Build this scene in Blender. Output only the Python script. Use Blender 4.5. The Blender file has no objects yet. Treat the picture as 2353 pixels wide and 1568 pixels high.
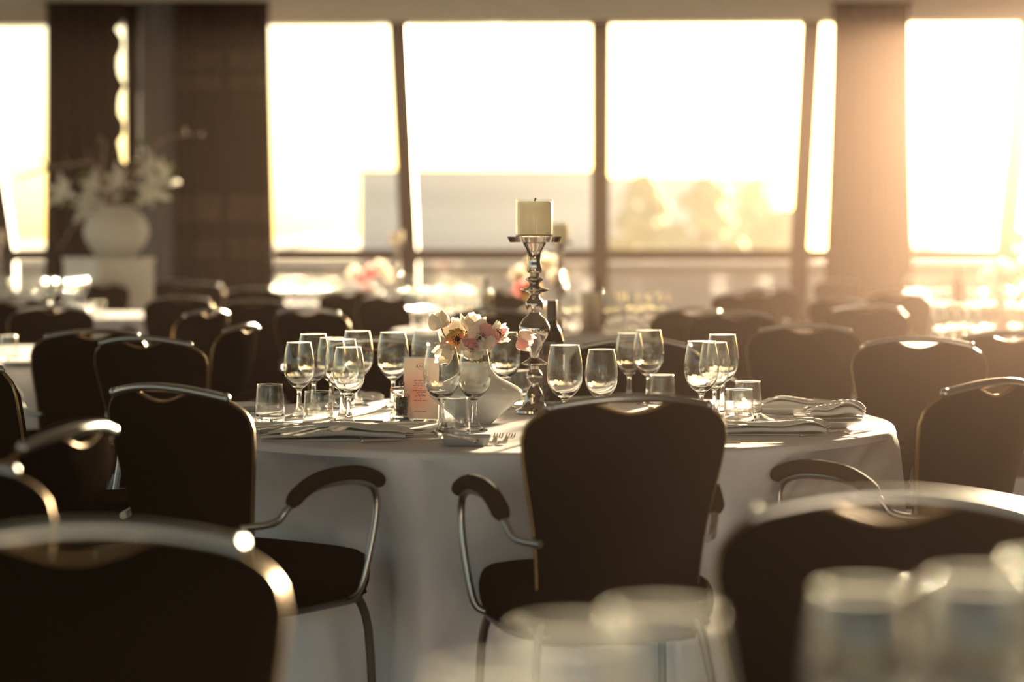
import bpy, bmesh, math, random
import numpy as np
from mathutils import Vector, Matrix
random.seed(7)
rng = np.random.default_rng(11)
scene = bpy.context.scene
col = scene.collection
R = math.radians

# ------------------------------------------------------------------ camera
F_PX, W_PX, H_PX, HORIZON = 5000.0, 2353.0, 1568.0, 567.0
CAM_Z = 1.25
PITCH = math.atan((H_PX / 2 - HORIZON) / F_PX)
cam_data = bpy.data.cameras.new('camera')
cam = bpy.data.objects.new('camera', cam_data)
col.objects.link(cam)
cam.location = (0, 0, CAM_Z)
cam.rotation_euler = (math.pi / 2 - PITCH, 0, 0)
cam_data.sensor_fit = 'HORIZONTAL'
cam_data.sensor_width = 36.0
cam_data.lens = 36.0 * F_PX / W_PX
cam_data.clip_start, cam_data.clip_end = 0.05, 5000
cam_data.dof.use_dof = True
cam_data.dof.focus_distance = 6.0
cam_data.dof.aperture_fstop = cam_data.lens / 42.0
cam_data.dof.aperture_blades = 0
scene.camera = cam

# ------------------------------------------------------------------ sky, sun, exposure
SUN_AZ, SUN_EL = R(17.5), R(6.2)
SUN_DIR = Vector((math.sin(SUN_AZ) * math.cos(SUN_EL), math.cos(SUN_AZ) * math.cos(SUN_EL), math.sin(SUN_EL)))
SUN_E = 46.0            # irradiance of the low evening sun
SKY_STRENGTH = 0.36
VEIL_DENSITY = 0.00050
OUT_HAZE = 0.00013
EXPOSURE = 0.3
world = bpy.data.worlds.new('evening_sky')
scene.world = world
world.use_nodes = True
wn = world.node_tree
wn.nodes.clear()
sky = wn.nodes.new('ShaderNodeTexSky')
sky.sky_type = 'NISHITA'
sky.sun_disc = False
sky.sun_elevation = SUN_EL
sky.sun_rotation = SUN_AZ
sky.air_density, sky.dust_density, sky.ozone_density = 1.0, 1.2, 1.5
wbg = wn.nodes.new('ShaderNodeBackground')
wbg.inputs['Strength'].default_value = SKY_STRENGTH
wout = wn.nodes.new('ShaderNodeOutputWorld')
wn.links.new(sky.outputs[0], wbg.inputs[0])
wn.links.new(wbg.outputs[0], wout.inputs[0])

sun_data = bpy.data.lights.new('sun', 'POINT')          # the sun disc, far away
SUN_DIST = 1500.0
sun_data.energy = 4 * math.pi * SUN_DIST ** 2 * SUN_E
sun_data.color = (1.0, 0.78, 0.50)
sun_data.shadow_soft_size = SUN_DIST * math.tan(R(1.2))
sun = bpy.data.objects.new('sun', sun_data)
sun.location = SUN_DIR * SUN_DIST
col.objects.link(sun)

scene.view_settings.view_transform = 'Standard'
scene.view_settings.look = 'None'
scene.view_settings.gamma = 1.0
scene.view_settings.use_curve_mapping = False
scene.view_settings.exposure = EXPOSURE
cy = scene.cycles
cy.max_bounces, cy.diffuse_bounces, cy.glossy_bounces = 8, 2, 3
cy.transmission_bounces, cy.transparent_max_bounces, cy.volume_bounces = 8, 16, 0
cy.sample_clamp_indirect = 6.0
cy.blur_glossy = 1.0


# ------------------------------------------------------------------ pixel helpers
def ray(u, v):
    cx, cyy = (u - W_PX / 2) / F_PX, (H_PX / 2 - v) / F_PX
    f = Vector((0, math.cos(PITCH), -math.sin(PITCH)))
    up = Vector((0, math.sin(PITCH), math.cos(PITCH)))
    return f + Vector((1, 0, 0)) * cx + up * cyy


def on_z(u, v, z):                       # where a pixel's ray meets a horizontal surface
    d = ray(u, v)
    return Vector((0, 0, CAM_Z)) + d * ((z - CAM_Z) / d.z)


def on_y(u, v, Y):                       # where a pixel's ray meets a given depth
    d = ray(u, v)
    return Vector((0, 0, CAM_Z)) + d * (Y / d.y)


# ------------------------------------------------------------------ materials
def mat(name, color, rough=0.5, metal=0.0, noise=None, bump=None, spec=None, **kw):
    m = bpy.data.materials.new(name)
    m.use_nodes = True
    nt = m.node_tree
    b = nt.nodes['Principled BSDF']
    b.inputs['Base Color'].default_value = (*color, 1)
    b.inputs['Roughness'].default_value = rough
    b.inputs['Metallic'].default_value = metal
    if spec is not None:
        b.inputs['Specular IOR Level'].default_value = spec
    for k, v in kw.items():
        b.inputs[k.replace('_', ' ')].default_value = v
    tc = nt.nodes.new('ShaderNodeTexCoord')
    if noise:
        scale, amount = noise
        n = nt.nodes.new('ShaderNodeTexNoise')
        n.inputs['Scale'].default_value = scale
        n.inputs['Detail'].default_value = 4
        nt.links.new(tc.outputs['Object'], n.inputs['Vector'])
        mx = nt.nodes.new('ShaderNodeMix')
        mx.data_type = 'RGBA'
        mx.inputs['A'].default_value = (*[c * (1 - amount) for c in color], 1)
        mx.inputs['B'].default_value = (*[min(1, c * (1 + amount)) for c in color], 1)
        nt.links.new(n.outputs['Fac'], mx.inputs['Factor'])
        nt.links.new(mx.outputs['Result'], b.inputs['Base Color'])
    if bump:
        scale, strength = bump
        n2 = nt.nodes.new('ShaderNodeTexNoise')
        n2.inputs['Scale'].default_value = scale
        n2.inputs['Detail'].default_value = 3
        nt.links.new(tc.outputs['Object'], n2.inputs['Vector'])
        bp = nt.nodes.new('ShaderNodeBump')
        bp.inputs['Strength'].default_value = strength
        bp.inputs['Distance'].default_value = 0.01
        nt.links.new(n2.outputs['Fac'], bp.inputs['Height'])
        nt.links.new(bp.outputs['Normal'], b.inputs['Normal'])
    return m


def glass_mat(name, color=(1, 1, 1), rough=0.02, clear=0.0, ior=1.47):
    m = bpy.data.materials.new(name)
    m.use_nodes = True
    nt = m.node_tree
    nt.nodes.clear()
    out = nt.nodes.new('ShaderNodeOutputMaterial')
    g = nt.nodes.new('ShaderNodeBsdfGlass')
    g.inputs['Color'].default_value = (*color, 1)
    g.inputs['Roughness'].default_value = rough
    g.inputs['IOR'].default_value = ior
    if clear > 0:
        t = nt.nodes.new('ShaderNodeBsdfTransparent')
        mx = nt.nodes.new('ShaderNodeMixShader')
        mx.inputs[0].default_value = clear
        nt.links.new(g.outputs[0], mx.inputs[1])
        nt.links.new(t.outputs[0], mx.inputs[2])
        nt.links.new(mx.outputs[0], out.inputs['Surface'])
    else:
        nt.links.new(g.outputs[0], out.inputs['Surface'])
    return m


def blown_glass(name, z_solid, specks=0.035, z_rim=(0.0, 0.0, 9.0)):
    """blown glass: solid below z_solid, above it a thin wall that light crosses straight, mirror-like at grazing angles, with dried specks"""
    m = bpy.data.materials.new(name)
    m.use_nodes = True
    nt = m.node_tree
    nt.nodes.clear()
    N, L = nt.nodes.new, nt.links.new
    out = N('ShaderNodeOutputMaterial')
    solid = N('ShaderNodeBsdfGlass')
    solid.inputs['Roughness'].default_value = 0.03
    solid.inputs['IOR'].default_value = 1.47
    tr = N('ShaderNodeBsdfTransparent')
    tr.inputs[0].default_value = (0.985, 0.99, 0.98, 1)
    gl = N('ShaderNodeBsdfGlossy')
    gl.inputs['Roughness'].default_value = 0.09
    lw = N('ShaderNodeLayerWeight')
    lw.inputs['Blend'].default_value = 0.5
    pw = N('ShaderNodeMath')
    pw.operation = 'POWER'
    pw.inputs[1].default_value = 2.8
    L(lw.outputs['Facing'], pw.inputs[0])
    ma = N('ShaderNodeMath')
    ma.operation = 'MULTIPLY_ADD'
    ma.inputs[1].default_value = 0.90
    ma.inputs[2].default_value = 0.025
    L(pw.outputs[0], ma.inputs[0])
    thin = N('ShaderNodeMixShader')
    L(ma.outputs[0], thin.inputs[0])
    L(tr.outputs[0], thin.inputs[1])
    L(gl.outputs[0], thin.inputs[2])
    tc = N('ShaderNodeTexCoord')
    no = N('ShaderNodeTexNoise')
    no.inputs['Scale'].default_value = 700
    no.inputs['Detail'].default_value = 2
    L(tc.outputs['Object'], no.inputs['Vector'])
    rp = N('ShaderNodeMapRange')
    rp.inputs['From Min'].default_value = 0.64
    rp.inputs['From Max'].default_value = 0.72
    rp.inputs['To Max'].default_value = specks
    L(no.outputs['Fac'], rp.inputs['Value'])
    df = N('ShaderNodeBsdfTranslucent')
    df.inputs[0].default_value = (0.9, 0.88, 0.84, 1)
    dusty = N('ShaderNodeMixShader')
    L(rp.outputs[0], dusty.inputs[0])
    L(thin.outputs[0], dusty.inputs[1])
    L(df.outputs[0], dusty.inputs[2])
    sp = N('ShaderNodeSeparateXYZ')
    L(tc.outputs['Object'], sp.inputs[0])
    st = N('ShaderNodeMapRange')
    st.inputs['From Min'].default_value = z_solid
    st.inputs['From Max'].default_value = z_solid + 0.012
    L(sp.outputs['Z'], st.inputs['Value'])
    mx = N('ShaderNodeMixShader')
    L(st.outputs[0], mx.inputs[0])
    L(solid.outputs[0], mx.inputs[1])
    L(dusty.outputs[0], mx.inputs[2])
    # translucent white mixed into the rim stands in for its bright highlight line
    fr = N('ShaderNodeMixShader')
    fr.inputs[0].default_value = 0.14
    fg = N('ShaderNodeBsdfTranslucent')
    fg.inputs[0].default_value = (0.92, 0.92, 0.90, 1)
    L(thin.outputs[0], fr.inputs[1])
    L(fg.outputs[0], fr.inputs[2])
    rim = N('ShaderNodeMath')
    rim.operation = 'GREATER_THAN'
    rim.inputs[1].default_value = z_rim[2]
    L(sp.outputs['Z'], rim.inputs[0])
    fin = N('ShaderNodeMixShader')
    L(rim.outputs[0], fin.inputs[0])
    L(mx.outputs[0], fin.inputs[1])
    L(fr.outputs[0], fin.inputs[2])
    L(fin.outputs[0], out.inputs['Surface'])
    return m


def pane_mat(name):                      # thin window pane: clear with a weak mirror reflection
    m = bpy.data.materials.new(name)
    m.use_nodes = True
    nt = m.node_tree
    nt.nodes.clear()
    out = nt.nodes.new('ShaderNodeOutputMaterial')
    t = nt.nodes.new('ShaderNodeBsdfTransparent')
    t.inputs[0].default_value = (0.96, 0.97, 0.96, 1)
    g = nt.nodes.new('ShaderNodeBsdfGlossy')
    g.inputs['Roughness'].default_value = 0.02
    mx = nt.nodes.new('ShaderNodeMixShader')
    mx.inputs[0].default_value = 0.05
    nt.links.new(t.outputs[0], mx.inputs[1])
    nt.links.new(g.outputs[0], mx.inputs[2])
    nt.links.new(mx.outputs[0], out.inputs['Surface'])
    return m


def translucent(m, amount, color):       # let part of the light through a thin petal, curtain or candle
    nt = m.node_tree
    b = nt.nodes['Principled BSDF']
    out = [n for n in nt.nodes if n.type == 'OUTPUT_MATERIAL'][0]
    t = nt.nodes.new('ShaderNodeBsdfTranslucent')
    t.inputs[0].default_value = (*color, 1)
    mx = nt.nodes.new('ShaderNodeMixShader')
    mx.inputs[0].default_value = amount
    nt.links.new(b.outputs[0], mx.inputs[1])
    nt.links.new(t.outputs[0], mx.inputs[2])
    nt.links.new(mx.outputs[0], out.inputs['Surface'])
    return m


M = {}
M['fabric'] = mat('chair_fabric', (0.010, 0.007, 0.005), 0.95, noise=(260, 0.35), bump=(900, 0.25), spec=0.0)
M['bronze'] = mat('edge_piping', (0.34, 0.23, 0.115), 0.36, 1.0)
M['steel'] = mat('satin_steel', (0.40, 0.40, 0.40), 0.30, 1.0)
M['leg_steel'] = mat('leg_steel', (0.20, 0.19, 0.18), 0.35, 1.0)
M['arm_pad'] = mat('armrest_fabric', (0.035, 0.024, 0.015), 0.85, noise=(200, 0.3), bump=(700, 0.3), spec=0.05)
M['linen'] = mat('white_tablecloth', (0.74, 0.72, 0.76), 0.9, noise=(6, 0.04), bump=(420, 0.10), spec=0.2)
M['napkin'] = mat('napkin_linen', (0.80, 0.77, 0.73), 0.9, noise=(20, 0.05), bump=(500, 0.15), spec=0.2)
M['table_wood'] = mat('table_wood', (0.25, 0.16, 0.09), 0.6, noise=(12, 0.3))
M['glass'] = blown_glass('tall_wine_glass', 0.128, z_rim=(0, 0, 0.2338))
M['glass_small'] = blown_glass('small_wine_glass', 0.120, z_rim=(0, 0, 0.2190))
M['tumbler_glass'] = blown_glass('tumbler_glass', 0.040, z_rim=(0, 0, 0.1050))
M['cup_glass'] = blown_glass('candle_cup_glass', 0.531, 0.05)
M['acrylic'] = glass_mat('acrylic', (0.98, 0.99, 0.97), 0.02, ior=1.45)
M['silver'] = mat('polished_silver', (0.44, 0.40, 0.375), 0.11, 1.0, noise=(9, 0.08))
M['cutlery'] = mat('cutlery_steel', (0.66, 0.63, 0.60), 0.2, 1.0)
M['ceramic'] = mat('white_glaze', (0.72, 0.69, 0.65), 0.12, noise=(5, 0.03))
M['china'] = mat('white_china', (0.78, 0.76, 0.73), 0.15)
M['grey_china'] = mat('grey_china', (0.48, 0.48, 0.48), 0.25)
M['wax'] = translucent(mat('candle_wax', (0.74, 0.69, 0.60), 0.6, noise=(14, 0.06)), 0.25, (0.9, 0.80, 0.66))
M['wick'] = mat('wick', (0.03, 0.025, 0.02), 0.9)
M['bottle'] = mat('dark_bottle_glass', (0.012, 0.010, 0.006), 0.08)
M['capsule'] = mat('bottle_capsule', (0.02, 0.014, 0.012), 0.35)
M['label_paper'] = mat('wine_label', (0.10, 0.07, 0.05), 0.7)
M['pepper'] = mat('peppercorns', (0.020, 0.014, 0.010), 0.7, noise=(400, 0.6), bump=(600, 0.8))
M['dark_metal'] = mat('dark_metal', (0.10, 0.10, 0.11), 0.25, 1.0)
M['petal'] = translucent(mat('petal_white', (0.82, 0.75, 0.67), 0.7, noise=(60, 0.10)), 0.35, (0.9, 0.80, 0.68))
M['petal_pink'] = translucent(mat('petal_pink', (0.80, 0.42, 0.42), 0.7, noise=(60, 0.20)), 0.4, (0.88, 0.40, 0.40))
M['petal_yellow'] = translucent(mat('petal_yellow', (0.52, 0.36, 0.15), 0.7, noise=(60, 0.2)), 0.3, (0.6, 0.42, 0.15))
M['lily'] = translucent(mat('lily_white', (0.82, 0.79, 0.74), 0.6, noise=(20, 0.06)), 0.3, (0.8, 0.78, 0.68))
M['stamen'] = mat('stamen_dark', (0.012, 0.010, 0.014), 0.8, noise=(300, 0.5), bump=(500, 0.8))
M['stem'] = mat('green_stem', (0.11, 0.13, 0.03), 0.6, noise=(40, 0.2))
M['twig'] = mat('bare_twig', (0.24, 0.17, 0.14), 0.8, noise=(40, 0.3))
M['leaf'] = mat('green_leaf', (0.10, 0.14, 0.04), 0.55, noise=(30, 0.3))
M['paper_ink'] = mat('printed_ink', (0.22, 0.15, 0.14), 0.8)
M['plinth'] = mat('plinth_white', (0.72, 0.69, 0.63), 0.5, noise=(3, 0.03))
M['pane'] = pane_mat('window_pane')
M['frame'] = mat('window_frame', (0.11, 0.085, 0.070), 0.6, noise=(6, 0.08))
M['plaster'] = mat('ceiling_plaster', (0.74, 0.70, 0.64), 0.9, noise=(4, 0.03))
M['wall'] = mat('wall_paint', (0.50, 0.45, 0.40), 0.85, noise=(3, 0.05))
M['carpet'] = mat('carpet', (0.075, 0.058, 0.045), 0.95, noise=(60, 0.35), bump=(300, 0.4))
M['ground'] = mat('dry_ground', (0.52, 0.46, 0.36), 0.95, noise=(0.05, 0.15))
M['concrete'] = mat('pale_concrete', (0.56, 0.53, 0.50), 0.9, noise=(0.3, 0.06))
M['dull_glass'] = mat('dull_window_band', (0.42, 0.41, 0.41), 0.5)
M['tree_leaf'] = mat('tree_leaf', (0.34, 0.31, 0.12), 0.8, noise=(0.8, 0.25))
M['bark'] = mat('bark', (0.16, 0.12, 0.08), 0.9, noise=(3, 0.3))
M['cooler'] = mat('brushed_cooler', (0.45, 0.37, 0.30), 0.35, 1.0)
M['column'] = mat('column_grey', (0.10, 0.095, 0.10), 0.45, noise=(4, 0.08))
M['curtain'] = mat('curtain_dark', (0.040, 0.029, 0.021), 0.9, noise=(30, 0.2), bump=(300, 0.2), spec=0.15)


def plaid():                              # woven check of the wide curtain, in two browns
    m = mat('curtain_plaid', (0.03, 0.02, 0.015), 0.9, spec=0.15)
    nt = m.node_tree
    b = nt.nodes['Principled BSDF']
    tc = nt.nodes.new('ShaderNodeTexCoord')
    sp = nt.nodes.new('ShaderNodeSeparateXYZ')
    nt.links.new(tc.outputs['Object'], sp.inputs[0])
    ramps = []
    for axis, stops in (('Z', [(0, 0), (.30, .55), (.355, .0), (.36, 0.), (.40, .9), (.47, .0), (.70, .1), (.76, .9), (.795, 0), (.80, 0), (.815, .85), (.86, 0)]),
                        ('X', [(0, .55), (.1, .3), (.2, .7), (.35, 1), (.45, .9), (.5, .1), (.56, .15), (.6, 1), (.75, .6), (.9, .8)])):
        mr = nt.nodes.new('ShaderNodeMapRange')
        mr.inputs['From Min'].default_value = 0.0
        mr.inputs['From Max'].default_value = 3.75 if axis == 'Z' else 0.98
        nt.links.new(sp.outputs[axis], mr.inputs['Value'])
        rp = nt.nodes.new('ShaderNodeValToRGB')
        rp.color_ramp.interpolation = 'LINEAR' if axis == 'X' else 'CONSTANT'
        els = rp.color_ramp.elements
        while len(els) < len(stops):
            els.new(0.5)
        for e, (p, c) in zip(els, stops):
            e.position = p
            e.color = (c, c, c, 1)
        nt.links.new(mr.outputs[0], rp.inputs[0])
        ramps.append(rp)
    mu = nt.nodes.new('ShaderNodeMath')
    mu.operation = 'MULTIPLY'
    nt.links.new(ramps[0].outputs[0], mu.inputs[0])
    nt.links.new(ramps[1].outputs[0], mu.inputs[1])
    mx = nt.nodes.new('ShaderNodeMix')
    mx.data_type = 'RGBA'
    mx.inputs['A'].default_value = (0.030, 0.021, 0.015, 1)
    mx.inputs['B'].default_value = (0.12, 0.085, 0.065, 1)
    nt.links.new(mu.outputs[0], mx.inputs['Factor'])
    nt.links.new(mx.outputs['Result'], b.inputs['Base Color'])
    return m


M['plaid'] = plaid()


def menu_paper():                         # cream card with a soft pink printed blotch
    m = mat('menu_paper', (0.80, 0.70, 0.60), 0.8)
    nt = m.node_tree
    b = nt.nodes['Principled BSDF']
    tc = nt.nodes.new('ShaderNodeTexCoord')
    mp = nt.nodes.new('ShaderNodeMapping')
    mp.inputs['Location'].default_value = (0.012, 0, -0.078)
    mp.inputs['Scale'].default_value = (17, 1, 13)
    nt.links.new(tc.outputs['Object'], mp.inputs[0])
    gr = nt.nodes.new('ShaderNodeTexGradient')
    gr.gradient_type = 'SPHERICAL'
    mp.inputs['Location'].default_value = (0.25, 0, -1.0)
    nt.links.new(mp.outputs[0], gr.inputs[0])
    mx = nt.nodes.new('ShaderNodeMix')
    mx.data_type = 'RGBA'
    mx.inputs['A'].default_value = (0.80, 0.66, 0.58, 1)
    mx.inputs['B'].default_value = (0.80, 0.25, 0.20, 1)
    nt.links.new(gr.outputs['Fac'], mx.inputs['Factor'])
    nt.links.new(mx.outputs['Result'], b.inputs['Base Color'])
    return m


M['menu'] = translucent(menu_paper(), 0.20, (0.85, 0.70, 0.60))


# ------------------------------------------------------------------ mesh helpers
class MB:
    def __init__(self):
        self.v, self.f = [], []

    def add(self, verts, faces, mtx=None):
        o = len(self.v)
        for p in verts:
            p = Vector(p)
            if mtx is not None:
                p = mtx @ p
            self.v.append(tuple(p))
        for f in faces:
            self.f.append(tuple(i + o for i in f))
        return self

    def box(self, x0, x1, y0, y1, z0, z1, mtx=None):
        v = [(x, y, z) for z in (z0, z1) for y in (y0, y1) for x in (x0, x1)]
        return self.add(v, [(0, 2, 3, 1), (4, 5, 7, 6), (0, 1, 5, 4), (2, 6, 7, 3), (0, 4, 6, 2), (1, 3, 7, 5)], mtx)

    def lathe(self, prof, n=32, mtx=None, sx=1.0, sy=1.0, power=None):
        verts, rings = [], []
        for r, z in prof:
            if r < 1e-6:
                rings.append([len(verts)])
                verts.append((0, 0, z))
            else:
                ring = []
                for i in range(n):
                    a = 2 * math.pi * i / n
                    c, s = math.cos(a), math.sin(a)
                    k = 1.0
                    if power:
                        k = (abs(c) ** power + abs(s) ** power) ** (-1.0 / power)
                    ring.append(len(verts))
                    verts.append((r * k * c * sx, r * k * s * sy, z))
                rings.append(ring)
        faces = []
        for a, b in zip(rings[:-1], rings[1:]):
            if len(a) == 1 and len(b) == 1:
                continue
            for i in range(n):
                j = (i + 1) % n
                if len(a) == 1:
                    faces.append((a[0], b[j], b[i]))
                elif len(b) == 1:
                    faces.append((a[i], a[j], b[0]))
                else:
                    faces.append((a[i], a[j], b[j], b[i]))
        return self.add(verts, faces, mtx)

    def tube(self, pts, rad, n=8, closed=False, mtx=None, flat=1.0):
        P = [Vector(p) for p in pts]
        m = len(P)
        rads = rad if isinstance(rad, (list, tuple)) else [rad] * m
        verts, faces = [], []
        up = None
        for i in range(m):
            a = P[i - 1] if (i > 0 or closed) else P[i]
            b = P[(i + 1) % m] if (i < m - 1 or closed) else P[i]
            t = (b - a).normalized()
            if up is None:
                up = Vector((0, 0, 1)) if abs(t.z) < 0.9 else Vector((0, 1, 0))
            side = t.cross(up)
            if side.length < 1e-6:
                side = t.cross(Vector((1, 0, 0)))
            side.normalize()
            up = side.cross(t).normalized()
            for k in range(n):
                an = 2 * math.pi * k / n
                verts.append(P[i] + (side * math.cos(an) + up * math.sin(an) * flat) * rads[i])
        rng_ = m if closed else m - 1
        for i in range(rng_):
            j = (i + 1) % m
            for k in range(n):
                l = (k + 1) % n
                faces.append((i * n + k, i * n + l, j * n + l, j * n + k))
        if not closed:
            faces.append(tuple(reversed(range(n))))
            faces.append(tuple((m - 1) * n + k for k in range(n)))
        return self.add(verts, faces, mtx)

    def sphere(self, c, r, n=10, sz=1.0):
        k = max(4, n // 2)
        prof = [(0, -r * sz)] + [(r * math.sin(math.pi * i / k), -r * sz * math.cos(math.pi * i / k)) for i in range(1, k)] + [(0, r * sz)]
        return self.lathe(prof, n, Matrix.Translation(Vector(c)))

    def grid(self, fn, nu, nv, closed_u=False):
        verts = [fn(i / (nu if closed_u else nu - 1), j / (nv - 1)) for j in range(nv) for i in range(nu)]
        faces = []
        for j in range(nv - 1):
            for i in range(nu if closed_u else nu - 1):
                k = (i + 1) % nu
                faces.append((j * nu + i, j * nu + k, (j + 1) * nu + k, (j + 1) * nu + i))
        return self.add(verts, faces)

    def mesh(self, name, material, smooth=True):
        me = bpy.data.meshes.new(name)
        me.from_pydata(self.v, [], self.f)
        bm = bmesh.new()
        bm.from_mesh(me)
        bmesh.ops.recalc_face_normals(bm, faces=bm.faces)
        bm.to_mesh(me)
        bm.free()
        me.materials.append(M[material] if isinstance(material, str) else material)
        if smooth:
            me.polygons.foreach_set('use_smooth', [True] * len(me.polygons))
            try:
                me.set_sharp_from_angle(angle=R(42))
            except Exception:
                pass
        return me

    def build(self, name, material, parent=None, smooth=True):
        return link(name, self.mesh(name, material, smooth), parent)


def link(name, data, parent=None):
    o = bpy.data.objects.new(name, data)
    col.objects.link(o)
    if parent is not None:
        o.parent = parent
    return o


def spline(pts, sub=4, closed=False):
    P = [Vector(p) for p in pts]
    n = len(P)
    out = []
    for i in range(n if closed else n - 1):
        p0 = P[i - 1] if (closed or i > 0) else P[0]
        p1, p2 = P[i], P[(i + 1) % n]
        p3 = P[(i + 2) % n] if (closed or i + 2 < n) else P[-1]
        for k in range(sub):
            t = k / sub
            out.append(0.5 * ((2 * p1) + (p2 - p0) * t + (2 * p0 - 5 * p1 + 4 * p2 - p3) * t * t + (3 * p1 - p0 - 3 * p2 + p3) * t ** 3))
    if not closed:
        out.append(P[-1])
    return out


def prof_spline(prof, sub=3):
    pts = spline([(r, z, 0) for r, z in prof], sub)
    return [(max(p.x, 0.0), p.y) for p in pts]


def empty(name, loc=(0, 0, 0), rz=0.0):
    o = bpy.data.objects.new(name, None)
    o.empty_display_size = 0.05
    col.objects.link(o)
    o.location = loc
    o.rotation_euler = (0, 0, rz)
    return o


def tag(o, label=None, cat=None, group=None, kind=None):
    if label:
        o['label'] = label
    if cat:
        o['category'] = cat
    if group:
        o['group'] = group
    elif 'group' in o.keys():
        del o['group']
    if kind:
        o['kind'] = kind
    return o


def copy_tree(o, parent=None):
    c = o.copy()
    col.objects.link(c)
    c.parent = parent
    for ch in list(o.children):
        copy_tree(ch, c)
    return c


used = set()


def inst(proto, loc, rz=0.0, label=None, cat=None, group=None, scale=None):
    """first call places the prototype itself, later calls copy it with all its parts"""
    if proto.name in used:
        o = copy_tree(proto)
    else:
        used.add(proto.name)
        o = proto
    o.location = loc
    o.rotation_euler = (0, 0, rz)
    if scale:
        o.scale = (scale, scale, scale)
    else:
        o.scale = (1, 1, 1)
    if label:
        tag(o, label, cat, group)
    return o


# ================================================================== THE SETTING
YAW = R(2.3)                              # the glazed front runs almost square to the view
FRONT_Y = 24.0
LEAN = R(28)
RAIL_Z = 1.19
CEIL = 3.76
U_AX = Vector((math.cos(YAW), -math.sin(YAW), 0))
N_AX = Vector((math.sin(YAW), math.cos(YAW), 0))


def facade(s, z, out=0.0):                # s along the front, z height, out = outward offset
    y = 0.0 if z <= RAIL_Z else -(z - RAIL_Z) * math.tan(LEAN)
    return Vector((0, FRONT_Y, 0)) + U_AX * s + N_AX * (y + out) + Vector((0, 0, z))


XL, XR, YB = -9.5, 9.5, -5.5
f = MB().box(XL, XR, YB, FRONT_Y + 0.8, -0.1, 0.0)
tag(f.build('floor', 'carpet', smooth=False), kind='structure')
c = MB().box(XL, XR, YB, 22.9, CEIL, CEIL + 0.15)
tag(c.build('ceiling', 'plaster', smooth=False), kind='structure')
tag(MB().box(XR, XR + 0.15, YB, FRONT_Y + 0.6, 0, CEIL).build('wall_right', 'wall', smooth=False), kind='structure')
b = MB()                                  # wall behind the viewer: a long run of tall windows
b.box(XL, XR, YB - 0.15, YB, 0, 0.3)
b.box(XL, XR, YB - 0.15, YB, 3.45, CEIL)
for k in range(8):
    x = XL + k * (XR - XL) / 7
    b.box(max(XL, x - 0.08), min(XR, x + 0.08), YB - 0.15, YB, 0.3, 3.45)
tag(b.build('wall_back', 'wall', smooth=False), kind='structure')
wl = MB()                                 # side wall with tall windows too
wl.box(XL - 0.15, XL, YB, FRONT_Y + 0.6, 0, 0.3)
wl.box(XL - 0.15, XL, YB, FRONT_Y + 0.6, 3.45, CEIL)
for k in range(13):
    y = YB + k * 2.4
    wl.box(XL - 0.15, XL, y, min(FRONT_Y + 0.6, y + 0.3), 0.3, 3.45)
tag(wl.build('wall_left', 'wall', smooth=False), kind='structure')

mull = [-7.9, -5.62, -3.35, -1.133, 0.97, 3.15, 5.39, 7.7]
TOPZ = 3.54
fw = MB()                                 # low wall and the bulkhead above the glass


def fbox(mb, s0, s1, z0, z1, o0, o1):
    v = [facade(s, z, o) for z in (z0, z1) for o in (o0, o1) for s in (s0, s1)]
    mb.add(v, [(0, 2, 3, 1), (4, 5, 7, 6), (0, 1, 5, 4), (2, 6, 7, 3), (0, 4, 6, 2), (1, 3, 7, 5)])
    return mb


fbox(fw, XL, XR, 0.0, 0.42, -0.06, 0.20)
fbox(fw, XL, XR, TOPZ + 0.04, CEIL + 0.12, -0.10, 0.30)
tag(fw.build('wall_front', 'plaster', smooth=False), kind='structure')
for k in range(len(mull) - 1):
    s0, s1 = mull[k], mull[k + 1]
    w = empty('window_%d' % (k + 1), facade((s0 + s1) / 2, 0.42))
    tag(w, kind='structure')
    inv = Matrix.Translation(-w.location)

    def wpart(name, m, *a):
        mb = fbox(MB(), *a)
        mb.v = [tuple(inv @ Vector(p)) for p in mb.v]
        return mb.build(name, m, w, smooth=False)
    wpart('mullion', 'frame', s0 - 0.095, s0 + 0.095, RAIL_Z + 0.03, TOPZ + 0.04, -0.05, 0.07)
    wpart('lower_mullion', 'frame', s0 - 0.095, s0 + 0.095, 0.42, RAIL_Z - 0.10, -0.05, 0.07)
    wpart('rail', 'frame', s0 - 0.045, s1 + 0.045, RAIL_Z - 0.10, RAIL_Z + 0.03, -0.10, 0.08)
    wpart('pane', 'pane', s0 + 0.095, s1 - 0.095, RAIL_Z + 0.03, TOPZ + 0.04, 0.0, 0.012)
    wpart('lower_pane', 'pane', s0 + 0.095, s1 - 0.095, 0.42, RAIL_Z - 0.10, 0.0, 0.012)
# a recessed ceiling fitting strip in front of the glass
tag(MB().box(XL, XR, 21.7, 21.95, CEIL - 0.05, CEIL).build('trim_1', 'plaster', smooth=False), kind='structure')

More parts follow.
